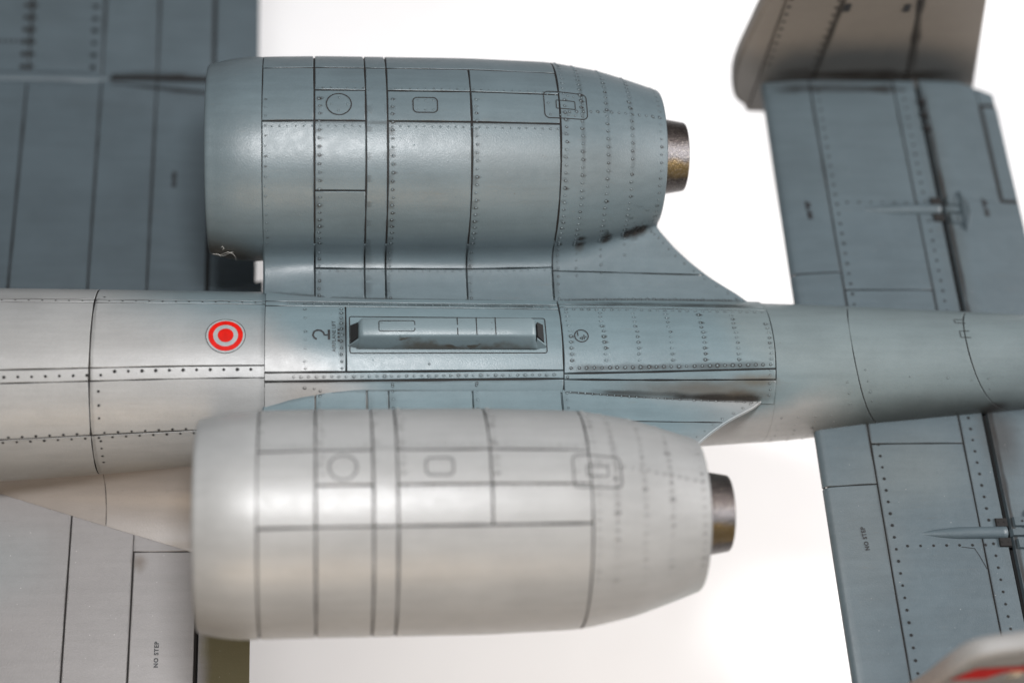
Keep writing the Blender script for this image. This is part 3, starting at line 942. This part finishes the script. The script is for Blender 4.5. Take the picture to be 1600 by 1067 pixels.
    def pylcol(x, n=5, dx=.07, w0=.04, w1=.96):
        for i in range(n): r.head(S, x + dx, lerp(w0, w1, (i + .3) / n), r=.019, wash=wv())
    column(x1, -88, A_ - 1, 5.5, .05, .015); column(x1, A_ + 3, 4, 5, .05, .014)
    wd_ = lambda: random.choice((.45, .7, .9, 1.0, 1.0)) * (1 if far else .5)
    column(x2, -88, 3, 4.6, .075, wv=wd_); column(x4, -88, 3, 4.6, .075, wv=wd_)
    column(x5, -88, 3, 4.4, .075); column(x6, -99, 62, 4.4, .08)
    for x in (x2, x4, x5): pylcol(x, 7)
    pylcol(x6, 8, .09)
    for k_, x in enumerate((1.15, 1.57, 1.98)):
        column(x, -108 - 3 * k_, 66, 4.6 + .35 * k_, 0, .021)
        for w in ((.40, .50, .62, .74) if k_ < 2 else (.55, .7, .82)): r.head(S, x + .05, w, r=.018, wash=.5)
    column(2.48, -100, 70, 6.2, 0, .018)
    # rows
    x = x1 + .15
    while x < x6 - .04:
        if not (x3 - .03 < x < x4 + .03):
            r.head(S, x, W(A_ - 3.0), r=.017, wash=.25)
            if x > x2 + .05 : r.head(S, x + .05, W(B_ + 1.6), r=.011, wash=.6)
        if x > x2 + .1: r.head(S, x + .03, WP - .045, r=.017, wash=.3)
        x += .125
    x = .95
    while x < 2.56: r.head(S, x, W(interp(x, [.9, 2.7], [-6, 0]), x), r=.020, wash=.55); x += .118
    x = .95
    while x < 4.02: r.head(S, x, .05, r=.017, wash=.7 if x > 1.2 else .3, streak=.6); x += .118
    for i in range(14):
        w = .08 + i * .064; r.head(S, xe(w) - .10, w, r=.018, wash=.5)
    if far:
        for x_, r1_ in ((1.24, .10), (1.67, .13), (2.06, .14), (2.2, .16), (2.33, .12)):
            r.blot(S.local(x_, .955), r1_ * .3, r1_, 1.0, .4)
            r.blot(S.local(x_, 1.015), r1_ * .3, r1_ * .9, .9, .4)
    r.build('rivets', mat, eng)

    # hatches: round, rounded square, long box over the aft seam
    mb = MB(); L = S.local(-2.70, W(-4.0))
    ribbon(mb, L, circ(.195, 36), .018, .005, True)
    mb.build('round_hatch_seam', M['grime'], eng)
    rr2 = Rivets()
    for dx, dy in ((-.12, 0), (.13, 0), (0, -.12), (.0, .12)):
        p = S.fr(-2.70, W(-4)); rr2.head(S, -2.70 + dx, W(-4.0) + dy / p[2].length, r=.017, wash=.2)
    mb = MB(); L = S.local(-1.345, W(-4.0)); ribbon(mb, L, rrect(.385, .275, .07), .018, .005, True)
    mb.build('square_hatch_seam', M['grime'], eng)
    p = S.fr(-1.345, W(-4))[2].length
    for dx in (-.12, 0, .13):
        for dy in (-.085, .085): rr2.head(S, -1.345 + dx, W(-4) + dy / p, r=.014, wash=.2)
    xh = .90
    p = CI.fr(xh, -1.5)[2].length
    mb = MB(); L = CI.local(xh, -1.5); ribbon(mb, L, rrect(.70, .50, .08), .016, .005, True)
    mb.build('aft_hatch_seam', M['grime'], eng)
    mb = MB(); ribbon(mb, L, rrect(.31, .155, .008, 1), .014, .005, True)
    mb.build('aft_hatch_seam', M['grime'], eng)
    for dx, dy in ((-.29, .19), (-.15, .19), (0.04, .19), (.14, .18), (.27, .18), (.29, .06), (.29, -.05), (.27, -.19), (.14, -.19), (.03, -.19), (-.1, -.19), (-.26, -.19), (-.29, .02)):
        rr2.head(CI, xh + dx, -1.5 + dy / p, r=.017, wash=.35)
    rr2.build('hatch_rivets', mat, eng)
    # soft dirt
    sm = MB()
    k = 1.0 if far else .6
    for x in (x2, x3, x4, x5): smudge(sm, S, line_pts(x + .04, .03, x + .04, W(20), 26), .10, .22 * k)
    smudge(sm, S, line_pts(x6 + .05, .05, x6 + .05, W(20), 26), .08, .22 * k)
    smudge(sm, S, line_pts(x1, W(A_ - 1), x6, W(A_ - 1), 30), .05, .22 * k)
    smudge(sm, S, line_pts(x1, .035, x6, .035, 30), .10, .5 * k)
    smudge(sm, S, line_pts(x6, .03, 4.0, .03, 30), .10, .7)
    for x, q in ((1.17, .5), (1.59, .35), (2.0, .4)): smudge(sm, S, line_pts(x, W(-50, x), x, W(30, x), 18), .06, .4 * q * k)
    sm.build('seam_dirt', M['wash'], eng)
    return eng, S


engF, SF = build_engine(1, M['far'], 'far blue-grey engine nacelle')
engN, SN = build_engine(-1, M['near'], 'near light grey engine nacelle')

# ---- wings
def wz(x, y):
    d = max(0.0, -4.13 - x)
    z = -3.06 + .09 * (1 - math.exp(-d / 1.2))
    ay = abs(y)
    if ay > 7.12: z += (ay - 7.12) * .10
    return z
WS = Surf(lambda x, y: (x, y, wz(x, y)), lambda u, v, p: (0, 0, 1))


def slab(name, S, u0, u1, v0, v1, th, mat, parent, nu=12, nv=10, h=-.035):
    mb = MB(); V = []; F = []
    for i in range(nu + 1):
        for j in range(nv + 1): V.append(S.at(lerp(u0, u1, i / nu), lerp(v0, v1, j / nv), h))
    n0 = len(V)
    for i in range(nu + 1):
        for j in range(nv + 1):
            u = lerp(u0, u1, i / nu); p = S.at(u, lerp(v0, v1, j / nv), h); V.append(p - Vector((0, 0, ev(th, u))))
    q = lambda i, j: i * (nv + 1) + j
    for i in range(nu):
        for j in range(nv):
            F.append((q(i, j), q(i + 1, j), q(i + 1, j + 1), q(i, j + 1)))
            F.append((n0 + q(i, j), n0 + q(i, j + 1), n0 + q(i + 1, j + 1), n0 + q(i + 1, j)))
    for i in range(nu):
        for j in (0, nv): F.append((q(i, j), q(i + 1, j), n0 + q(i + 1, j), n0 + q(i, j)))
    for j in range(nv):
        for i in (0, nu): F.append((q(i, j), q(i, j + 1), n0 + q(i, j + 1), n0 + q(i, j)))
    mb.add(V, F); return mb.build(name, mat, parent, smooth=False)


def build_wing(s, mat):
    wing = slab('wing', WS, -15, -4.97, s * .3, s * 14, lambda x: interp(x, [-15, -8, -4.9], [.2, .7, .18]), M['grime'], jet)
    lines = [-15, -11.6, -10.0, -8.40, -7.04, -6.02, -4.99]
    for a, b in zip(lines[:-1], lines[1:]):
        y0 = .3 if b < -5.5 else 2.42
        patch('panel', WS, a, b, s * y0, s * 7.10, mat, wing, gap=(.012, .012 if b < -5.5 else .02, G, .02), nu=4, nv=10)
        patch('panel', WS, a, b, s * 7.12, s * 14, mat, wing, gap=(.014, .014 if b < -5.5 else .02, .02, G), nu=4, nv=8)
        if b > -5.5: patch('panel', WS, a, b, s * .3, s * 2.42, mat, wing, gap=(None, .02, G, .004), nu=4, nv=6)
    fl = slab('flap', WS, -4.94, -4.15, s * 1.2, s * 7.1, .10, mat, wing, h=-.06)
    for y0, y1 in ((1.2, 7.08), (7.14, 14)):
        patch('flap_skin', WS, -4.93, -4.13, s * y0, s * y1, mat, wing, gap=(None, None, None, None), nu=5, nv=14, lip=.01, depth=.09)
    slab('flap', WS, -4.94, -4.15, s * 7.14, s * 14, .10, mat, wing, h=-.06)
    for y0, y1 in ((1.2, 7.1), (7.14, 14)):
        mb = MB(); V = []
        for i in range(9):
            y = s * lerp(y0, y1, i / 8); V += [(-5.05, y, wz(-4.97, y) - .13), (-4.85, y, wz(-4.97, y) - .13)]
        mb.add(V, [(2 * i, 2 * i + 1, 2 * i + 3, 2 * i + 2) for i in range(8)]); mb.build('hinge_gap', M['void'], wing, smooth=False)
    # flap fairing ridge over the joint and the dark track slot behind it
    mb = MB(); V = []; F = []; n = 26; k = 7
    for i in range(n + 1):
        x = lerp(-13, -6.9, i / n); wd = .14 * min(1, (-6.88 - x) * 2 + .15); hh = .10 * min(1, (-6.88 - x) * 1.4 + .1)
        for j in range(k):
            a = math.pi * j / (k - 1); V.append((x, s * (7.12) + wd * math.cos(a), wz(x, 7.12) + hh * math.sin(a) - .01))
    for i in range(n):
        for j in range(k - 1): a = i * k + j; F.append((a, a + 1, a + k + 1, a + k))
    mb.add(V, F); mb.build('joint_fairing', mat, wing)
    for y0, y1, w0, w1 in ((7.17, 7.15, .07, .05), (7.00, 6.76, .02, .07)):
        mb = MB(); V = []; F = []
        for i in range(n + 1):
            t = i / n; x = lerp(-6.86, -4.2, t); y = lerp(y0, y1, t); w = lerp(w0, w1, t) / 2
            V += [(x, s * (y - w), wz(x, 7) + .012), (x, s * (y + w), wz(x, 7) + .012)]
        for i in range(n): F.append((2 * i, 2 * i + 2, 2 * i + 3, 2 * i + 1))
        mb.add(V, F); mb.build('flap_slot', M['void'], wing, smooth=False)
    sm = MB()
    smudge(sm, WS, [(lerp(-6.9, -4.3, i / 12), s * (7.25 - .1 * i / 12)) for i in range(13)], .09, .7)
    smudge(sm, WS, [(lerp(-6.9, -4.3, i / 12), s * (7.02 - .30 * i / 12)) for i in range(13)], .08, .5)
    for x in lines[2:-1]:
        smudge(sm, WS, [(x, s * lerp(1.8, 6.9, i / 16)) for i in range(17)], .045, .6 if s > 0 else .3)
        smudge(sm, WS, [(x, s * lerp(7.3, 13, i / 16)) for i in range(17)], .06, .6)
    sm.build('seam_dirt', M['wash'], wing)
    r = Rivets()
    for x in (-7.22, -8.5):
        for i in range(18):
            for q in (0, 1): r.hole(WS, x + (q * .13 if x < -8 else 0), s * (7.35 + i * .27), r=.05 if x < -8 else .04, k=.6)
    for i in range(8): r.hole(WS, -9.3 + i * .1, s * 7.9, r=.03, k=.4)
    r.build('rivet_holes', mat, wing)
    # wing root fillet on the fuselage
    yb = lambda x: interp(x, [-14, -8.22, -7.07, -6.13, -5.08, -4.1], [-.3, 1.37, 1.77, 2.09, 2.44, 2.72])
    def fil(x, t):
        a = math.radians(interp(x, [-14, -8, -5, -3.9], [128, 120, 100, 96])); r_ = fr_(x) - .01
        A = Vector((r_ * math.sin(a), ft_(x) - fr_(x) + r_ * math.cos(a))); B = Vector((max(yb(x), r_ * math.sin(a) + .02 if x > -7.9 else yb(x)), wz(x, 2) + .012))
        C1 = A + Vector((-.02, (B.y - A.y) * .60)); C2 = Vector((lerp(A.x, B.x, .35), B.y + .09))
        p = A * (1 - t) ** 3 + C1 * 3 * t * (1 - t) ** 2 + C2 * 3 * t * t * (1 - t) + B * t ** 3
        return (x, s * p.x, p.y)
    FI = Surf(fil, lambda u, v, p: (0, s * .6, .8))
    M_ = M['fair'] if s < 0 else M['wing_far']
    patch('root_fillet', FI, -9.5, -6.48, 0, 1, M_, wing, gap=(None, .004, None, None), res=.15, lip=.004)
    patch('root_fillet', FI, -6.48, -4.0, 0, 1, M_, wing, gap=(.004, None, None, None), res=.15, lip=.004)
    r = Rivets()
    for i in range(10): r.head(FI, -8.0 + i * .36, .40, r=.015, wash=.15)
    r.build('rivets', M_, wing)
    return wing
wf = build_wing(1, M['wing_far'])
wn = build_wing(-1, M['wing_near'])
text_on('lettering', 'NO STEP', WS, -5.585, -4.17, .094, 90, M['black'], wn, weight=.004, spacing=1.2, h=.008)
text_on('lettering', 'NO STEP', WS, -5.62, 4.86, .085, 90, M['black'], wf, weight=.01, h=.008)

# ---- tailplane
ZS = -1.30
def st_f(u, y):
    if u < 0:
        a = -u / .09; a = min(a, math.pi)
        return (5.20 - .09 * math.sin(a), y, ZS - .125 + .035 - .09 + .09 * math.cos(a) + .0)
    d = min(1.0, u / 1.0)
    return (5.20 + u, y, ZS - .09 + .09 * math.sin(d * math.pi / 2) - .02 * max(0, u - 1.6) ** 2 * .5)
ST = Surf(st_f, lambda u, v, p: (-.3 if u < 0 else 0, 0, -1 if u < -.15 else 1))
U = lambda x: x - 5.20
stab = slab('tailplane', ST, U(5.22), U(7.96), -8.5, 6.05, .16, M['grime'], jet, nu=14, nv=2)
mst = M['stab']
def sp(x0, x1, y0, y1, g): return patch('panel', ST, x0 if x0 < 0 else U(x0), U(x1), y0, y1, mst, stab, gap=g, nu=12 if x0 < 0 else 5, nv=8)
h8 = .010
for a, b in ((-8.5, -2.14), (-2.14, -.95), (-.95, 1.88), (1.88, 6.02)): sp(-.25, 5.98, a, b, (None, h8, h8, h8))
for a, b in ((-8.5, -1.42), (-1.42, 1.52), (1.52, 6.02)): sp(5.98, 7.56, a, b, (h8, h8, h8, h8))
sp(7.56, 7.97, -8.5, 6.02, (h8, None, None, None))
# elevators
def el_f(x, y): return (x, y, ZS - .07 + .035 * math.cos((x - 8.1) * .9) - .05 * (x - 8.1))
EL = Surf(el_f, lambda u, v, p: (0, 0, 1))
elev = slab('elevator', EL, 8.12, 9.45, .9, 5.0, .07, mst, stab, nu=6, nv=10, h=-.06)
patch('elevator_skin', EL, 8.09, 9.52, .85, 3.42, mst, stab, gap=(None, None, None, .0), nu=8, nv=8, depth=.1, lip=.012)
patch('elevator_skin', EL, 8.09, 9.20, 3.42, lambda x: interp(x, [8.09, 8.5, 9.2], [6.28, 6.2, 5.95]), mst, stab, gap=(None, .016, 0, None), nu=8, nv=8, depth=.1, lip=.012)
patch('trim_tab', EL, 9.20, 9.52, 3.42, 5.55, mst, stab, gap=(.035, None, .02, .03), nu=4, nv=8, depth=.1, lip=.01)
patch('elevator_skin', EL, 9.20, 9.50, 5.55, lambda x: interp(x, [9.2, 9.5], [5.95, 5.82]), mst, stab, gap=(None, None, .016, None), nu=3, nv=3, depth=.1, lip=.01)
mb = MB(); L = EL.local(9.20, 4.5)
ribbon(mb, L, [(.3, 1.05), (0, 1.05), (0, -1.07), (.3, -1.07)], .075, .004); mb.build('trim_tab_gap', M['void'], stab, smooth=False)
slab('elevator', EL, 8.12, 9.45, -8.5, -.9, .07, mst, stab, nu=6, nv=10, h=-.06)
patch('elevator_skin', EL, 8.09, 9.52, -8.5, -.6, mst, stab, gap=(None, None, None, None), nu=8, nv=14, depth=.1, lip=.012)
# dark hinge gap filler with small irregular hinge lumps
mb = MB(); mb.add([(7.95, -8.5, ZS - .16), (8.12, -8.5, ZS - .16), (8.12, 6.0, ZS - .16), (7.95, 6.0, ZS - .16)], [(0, 1, 2, 3)])
mb.build('hinge_gap', M['void'], stab)
def box(mb, c, d, mi=0):
    x, y, z = c; a, b_, e = d[0] / 2, d[1] / 2, d[2] / 2; t = .8
    V = [(x - a, y - b_, z - e), (x + a, y - b_, z - e), (x + a, y + b_, z - e), (x - a, y + b_, z - e), (x - a * t, y - b_ * t, z + e), (x + a * t, y - b_ * t, z + e), (x + a * t, y + b_ * t, z + e), (x - a * t, y + b_ * t, z + e)]
    mb.add(V, [(3, 2, 1, 0), (4, 5, 6, 7), (0, 1, 5, 4), (1, 2, 6, 5), (2, 3, 7, 6), (3, 0, 4, 7)], mi)
for y in (5.25, 4.95, 5.55):
    mb = MB(); box(mb, (8.05 + random.uniform(-.02, .03), y, ZS - .02), (.13, .10, .12)); mb.build('hinge_bracket', M['black'], stab, smooth=False)
for s, y in ((1, 3.18), (-1, -3.02)):
    # hinge fairing: long half-teardrop
    mb = MB(); V = []; F = []; n = 18; k = 9
    for i in range(n + 1):
        t = i / n; x = lerp(6.50, 7.98, t); wd = .105 * min(1, (t * 2.2) ** .6 + .02); hh = .10 * min(1, (t * 1.8) ** .7 + .02)
        for j in range(k):
            a = math.pi * j / (k - 1); V.append((x, y + wd * math.cos(a) * (1 if abs(math.cos(a)) < .95 else 1.0), ZS - .02 + hh * math.sin(a)))
    for i in range(n):
        for j in range(k - 1): a = i * k + j; F.append((a, a + 1, a + k + 1, a + k))
    F.append(tuple(n * k + j for j in range(k)))
    mb.add(V, F); mb.build('hinge_fairing', mst, stab)
    for dy in (-.17, .17):
        mb = MB(); box(mb, (7.93, y + dy, ZS + .0), (.22, .17, .045)); mb.build('hinge_pocket', M['grime'], stab, smooth=False)
    mb = MB()
    box(mb, (8.21, y, ZS - .02), (.30, .13, .07)); mb.build('hinge_arm', mst, stab, smooth=False)
    for dy in (-.19, .19):
        mb = MB(); box(mb, (8.25, y + dy, ZS - .02), (.24, .18, .06)); mb.build('hinge_plate', mst, stab, smooth=False)
    mb = MB(); V = [(8.40, y - .42, ZS - .04), (8.44, y - .42, ZS - .04), (8.55, y - .1, ZS - .03), (8.55, y + .1, ZS - .03), (8.44, y + .42, ZS - .04), (8.40, y + .42, ZS - .04), (8.38, y, ZS - .04),
                    (8.41, y - .36, ZS + .01), (8.43, y - .36, ZS + .01), (8.50, y - .08, ZS + .06), (8.50, y + .08, ZS + .06), (8.43, y + .36, ZS + .01), (8.41, y + .36, ZS + .01), (8.40, y, ZS + .03)]
    mb.add(V, [tuple(range(7, 14))] + [(i, (i + 1) % 7, 7 + (i + 1) % 7, 7 + i) for i in range(7)]); mb.build('hinge_web', mst, stab, smooth=False)
r = Rivets()
y = -8.2
while y < 5.9:
    if abs(y) > 1.0:
        if not (-1.42 < y < -1.2): r.hole(ST, U(6.11), y, r=.024, k=.3)
        r.hole(ST, U(7.73), y + .07, r=.024, k=.3)
    y += .205
for yy, x0 in ((-3.23, 6.3), (3.32, 6.3)):
    for i in range(7): r.hole(ST, U(x0 + i * .215), yy - .0, r=.022, k=.3)
for s, y in ((1, 3.18), (-1, -3.02)):
    for dx in (-.05, .05):
        for dy in (-.17, .17): r.hole(Surf(lambda u, v: (u, v, ZS + .026), lambda u, v, p: (0, 0, 1)), 7.93 + dx, y + dy, r=.016)
    for dy in (-.19, .19): r.hole(Surf(lambda u, v: (u, v, ZS + .013), lambda u, v, p: (0, 0, 1)), 8.28, y + dy, r=.018)
r.hole(EL, 8.62, -2.7, r=.022)
r.build('rivet_holes', mst, stab)
sm = MB()
smudge(sm, ST, [(U(5.98), lerp(-8, 6, i / 40)) for i in range(41)], .05, .4)
smudge(sm, ST, [(U(7.56), lerp(-8, 6, i / 40)) for i in range(41)], .05, .3)
smudge(sm, ST, [(U(lerp(5.2, 7.9, i / 16)), 5.82) for i in range(17)], .14, .7)
smudge(sm, EL, [(8.13, lerp(-8, 6, i / 60)) for i in range(61)], .07, .9)
sm.build('seam_dirt', M['wash'], stab)
text_on('lettering', 'NO STEP', ST, U(5.64), -3.08, .092, 94, M['black'], stab, weight=.004, spacing=1.15, h=.008)
text_on('lettering', 'NO STEP', ST, U(5.60), 3.18, .095, 92, M['black'], stab, weight=.012, h=.008)
text_on('lettering', 'NO STEP', EL, 8.87, 3.28, .095, 92, M['black'], stab, weight=.012, h=.008)
mb = MB(); ribbon(mb, ST.local(U(7.38), -3.26), [(-.19, 0), (.02, -.03), (.08, -.16), (.16, -.38)], .010, .004); mb.build('panel_seam', M['grime'], stab)

# ---- fins
def prism(name, poly, y0, y1, mat, parent, bev=.035):
    """plate with a rounded rim: poly in (x, z)"""
    n = len(poly)
    area = sum(poly[i][0] * poly[(i + 1) % n][1] - poly[(i + 1) % n][0] * poly[i][1] for i in range(n))
    if area < 0: poly = poly[::-1]
    def inset(d):
        out = []
        for i in range(n):
            a, b_, c = Vector(poly[i - 1]), Vector(poly[i]), Vector(poly[(i + 1) % n])
            e1 = (b_ - a).normalized(); e2 = (c - b_).normalized()
            nn = Vector((-e1.y - e2.y, e1.x + e2.x))
            nn = nn.normalized() if nn.length > 1e-6 else Vector((-e1.y, e1.x))
            out.append(b_ + nn * d)
        return out
    ym = (y0 + y1) / 2; h_ = (y1 - y0) / 2
    mb = MB(); V = []; F = []
    lv = [(bev * 2.2, -h_), (bev * .9, -h_ * .96), (bev * .25, -h_ * .75), (0, -h_ * .4), (0, h_ * .4), (bev * .25, h_ * .75), (bev * .9, h_ * .96), (bev * 2.2, h_)]
    for d, y in lv: V += [(p.x, ym + y, p.y) for p in inset(d)]
    for q in range(len(lv) - 1):
        for i in range(n): F.append((q * n + i, (q + 1) * n + i, (q + 1) * n + (i + 1) % n, q * n + (i + 1) % n))
    F.append(tuple(range(n))[::-1]); F.append(tuple((len(lv) - 1) * n + i for i in range(n)))
    mb.add(V, F); o = mb.build(name, mat, parent)
    o.data.polygons[len(F) - 1].use_smooth = False; o.data.polygons[len(F) - 2].use_smooth = False
    return o


def curve(pts, n=4):
    out = []
    for i in range(len(pts) - 1):
        p0 = pts[max(0, i - 1)]; p1 = pts[i]; p2 = pts[i + 1]; p3 = pts[min(len(pts) - 1, i + 2)]
        for k in range(n):
            t = k / n
            out.append(tuple(.5 * (2 * p1[a] + (p2[a] - p0[a]) * t + (2 * p0[a] - 5 * p1[a] + 4 * p2[a] - p3[a]) * t * t + (3 * p1[a] - p0[a] - 3 * p2[a] + p3[a]) * t ** 3) for a in (0, 1)))
    out.append(pts[-1]); return out


def build_fin(s, mat, le, ztop, tag):
    ya, yb = (6.05, 6.33) if s > 0 else (-6.25, -5.97)
    fin = empty('tail_fin', jet); fin['label'] = tag
    g = .022
    # leading edge piece
    lec = curve(le, 4)
    top = lec[-1][0]
    rud = lambda z: interp(z, [-2.4, -1.08, .9, 3], [8.05, 7.89, 7.47, 7.05])
    te = lambda z: interp(z, [-2.4, -1.05, .94, 3], [9.4, 9.11, 8.62, 8.2])
    lez = lambda z: interp(z, [p[1] for p in lec], [p[0] for p in lec])
    zb = le[0][1]
    xs = [max(5.05, 5.05), 6.08]
    x_a = 5.05 if s > 0 else 6.55
    pts = [p for p in lec if p[0] < x_a - .05]
    up_ = [p for p in lec if p[1] > .2]
    ztf = lambda x: interp(x, [p[0] for p in up_], [p[1] for p in up_])
    ztop_a = ztf(x_a) if lec[-1][0] > x_a else ztop
    prism('fin_leading_edge', pts + [(x_a - g, ztop_a), (x_a - g, zb - .03)], ya, yb, mat, fin, .03)
    rest = [p for p in lec if p[0] > x_a + .05 and p[1] > .2]
    if s > 0:
        rest2 = [p for p in rest if p[0] < 6.08 - .05]
        z6 = ztf(6.08)
        prism('fin_panel', [(x_a, zb - .03), (x_a, ztop_a)] + rest2 + [(6.08 - g, z6), (6.08 - g, zb - .06)], ya + .01, yb - .01, mat, fin, .012)
        prism('fin_panel', [(6.08, zb - .06), (6.08, z6)] + [p for p in rest if p[0] > 6.13] + [(rud(ztop) - g * 1.5, ztop), (rud(zb) - g * 1.5, zb)], ya + .01, yb - .01, mat, fin, .012)
    else:
        prism('fin_panel', [(x_a, zb - .03), (x_a, ztop_a)] + rest + [(rud(ztop) - g * 1.5, ztop), (rud(zb) - g * 1.5, zb)], ya + .01, yb - .01, mat, fin, .012)
    prism('rudder', [(rud(zb), zb), (rud(ztop), ztop), (te(ztop) - .1, ztop), (te(ztop), ztop - .1), (te(zb), zb + .1), (te(zb) - .1, zb)], ya + .02, yb - .02, mat, fin, .02)
    prism('fin_core', [(5.2 if s > 0 else 6.0, zb + .2), (5.2 if s > 0 else 6.3, 1.0), (6.6, ztop - .3), (te(ztop) - .4, ztop - .3), (te(zb) - .4, zb + .2)], ya + .05, yb - .05, M['grime'], fin, .01)
    return fin
LEF = [(5.15, -2.33), (4.75, -1.98), (4.58, -1.45), (4.53, -.87), (4.60, 0.0), (4.72, .9), (5.15, 1.8), (5.7, 2.3), (6.2, 2.4)]
finF = build_fin(1, M['fin'], LEF, 2.40, 'far tail fin, brownish grey fading to dark at its foot')
LEN = [(5.25, -2.33), (4.9, -1.98), (4.85, -1.2), (5.2, -.3), (5.46, .59), (5.57, 1.46), (5.68, 1.98), (5.92, 2.2), (6.34, 2.36), (6.6, 2.40)]
finN = build_fin(-1, M['fin_near'], LEN, 2.40, 'near tail fin with a red and cream marking near its tip')
FF = Surf(lambda u, v: (u, 6.055, v), lambda u, v, p: (0, -1, 0))
r = Rivets()
for i in range(14): r.hole(FF, 5.14 + .03 * i * 0, -.9 + i * .2, r=.03, k=.5); r.hole(FF, 5.98, -.9 + i * .2, r=.026, k=.5)
r.build('rivet_holes', M['fin'], finF)
sm = MB()
smudge(sm, FF, [(6.07, lerp(-1.3, 2, i / 12)) for i in range(13)], .10, .7)
smudge(sm, FF, [(5.04, lerp(-1.3, 1.8, i / 12)) for i in range(13)], .08, .4)
smudge(sm, FF, [(interp(z, [-1.08, .9], [7.87, 7.45]), z) for z in [lerp(-1.2, 2.2, i / 12) for i in range(13)]], .12, 1.0)
smudge(sm, FF, [(lerp(5.3, 8.9, i / 12), -1.18) for i in range(13)], .22, 1.0)
sm.build('seam_dirt', M['wash'], finF)
text_on('lettering', 'S', FF, 6.18, .70, .26, 0, M['black'], finF, weight=.02, h=.008)
text_on('lettering', 'S', FF, 7.25, .72, .26, 0, M['black'], finF, weight=.02, h=.008)
FN = Surf(lambda u, v: (u, -6.26, v), lambda u, v, p: (0, -1, 0))
# red block and cream figures on the near fin's outer face
mb = MB(); L = lambda x, y, h: Vector((x, -6.262 - h, y))
mb.add([L(5.64, 1.20, 0), L(5.90, 1.66, 0), L(8.0, 1.82, 0), L(8.0, 1.58, 0), L(6.35, 1.48, 0), L(6.15, 1.22, 0)], [(0, 5, 4, 3, 2, 1)])
mb.build('red_marking', M['red'], finN, smooth=False)
for i, (x, w) in enumerate(((6.72, .20), (7.0, .16), (7.25, .22), (7.6, .2))):
    mb = MB(); ribbon(mb, lambda a, b_, h, x=x: L(x + a - .2, 1.40 + b_, .002), [(-w / 2, .08), (w / 2, .09), (w * .1, 0), (w / 2, -.08), (-w / 2, -.09)], .05, 0)
    mb.build('cream_marking', M['cream'], finN, smooth=False)

# ---- a wisp of lint on the far intake lip
mb = MB()
LP = Surf(lambda x, v: (x, YE + rn_(x) * math.sin(math.radians(v)), zo_(x) + rn_(x) * math.cos(math.radians(v))), lambda u, v, p: (0, p.y - YE, p.z))
for pts in ([(-4.66, -104), (-4.6, -106), (-4.53, -101), (-4.47, -98), (-4.40, -99), (-4.36, -103), (-4.35, -108), (-4.36, -112)],
            [(-4.72, -107), (-4.66, -106), (-4.58, -107), (-4.50, -103), (-4.43, -98), (-4.38, -97)], [(-4.57, -94), (-4.55, -92), (-4.52, -94), (-4.55, -96)]):
    for a, b_ in zip(pts[:-1], pts[1:]):
        pa, pb = LP.at(*a, .03), LP.at(*b_, .03); d = (pb - pa).normalized(); n1 = d.cross(Vector((0, -.6, .8))).normalized() * .0022; n2 = d.cross(n1).normalized() * .0022
        V = [pa + n1, pa + n2, pa - n1, pa - n2, pb + n1, pb + n2, pb - n1, pb - n2]
        mb.add(V, [(i, (i + 1) % 4, 4 + (i + 1) % 4, 4 + i) for i in range(4)])
o = mb.build('lint_fibre', M['lint']); o['label'] = 'tiny wisp of white lint caught on the lip of the far engine intake'; o['category'] = 'lint'
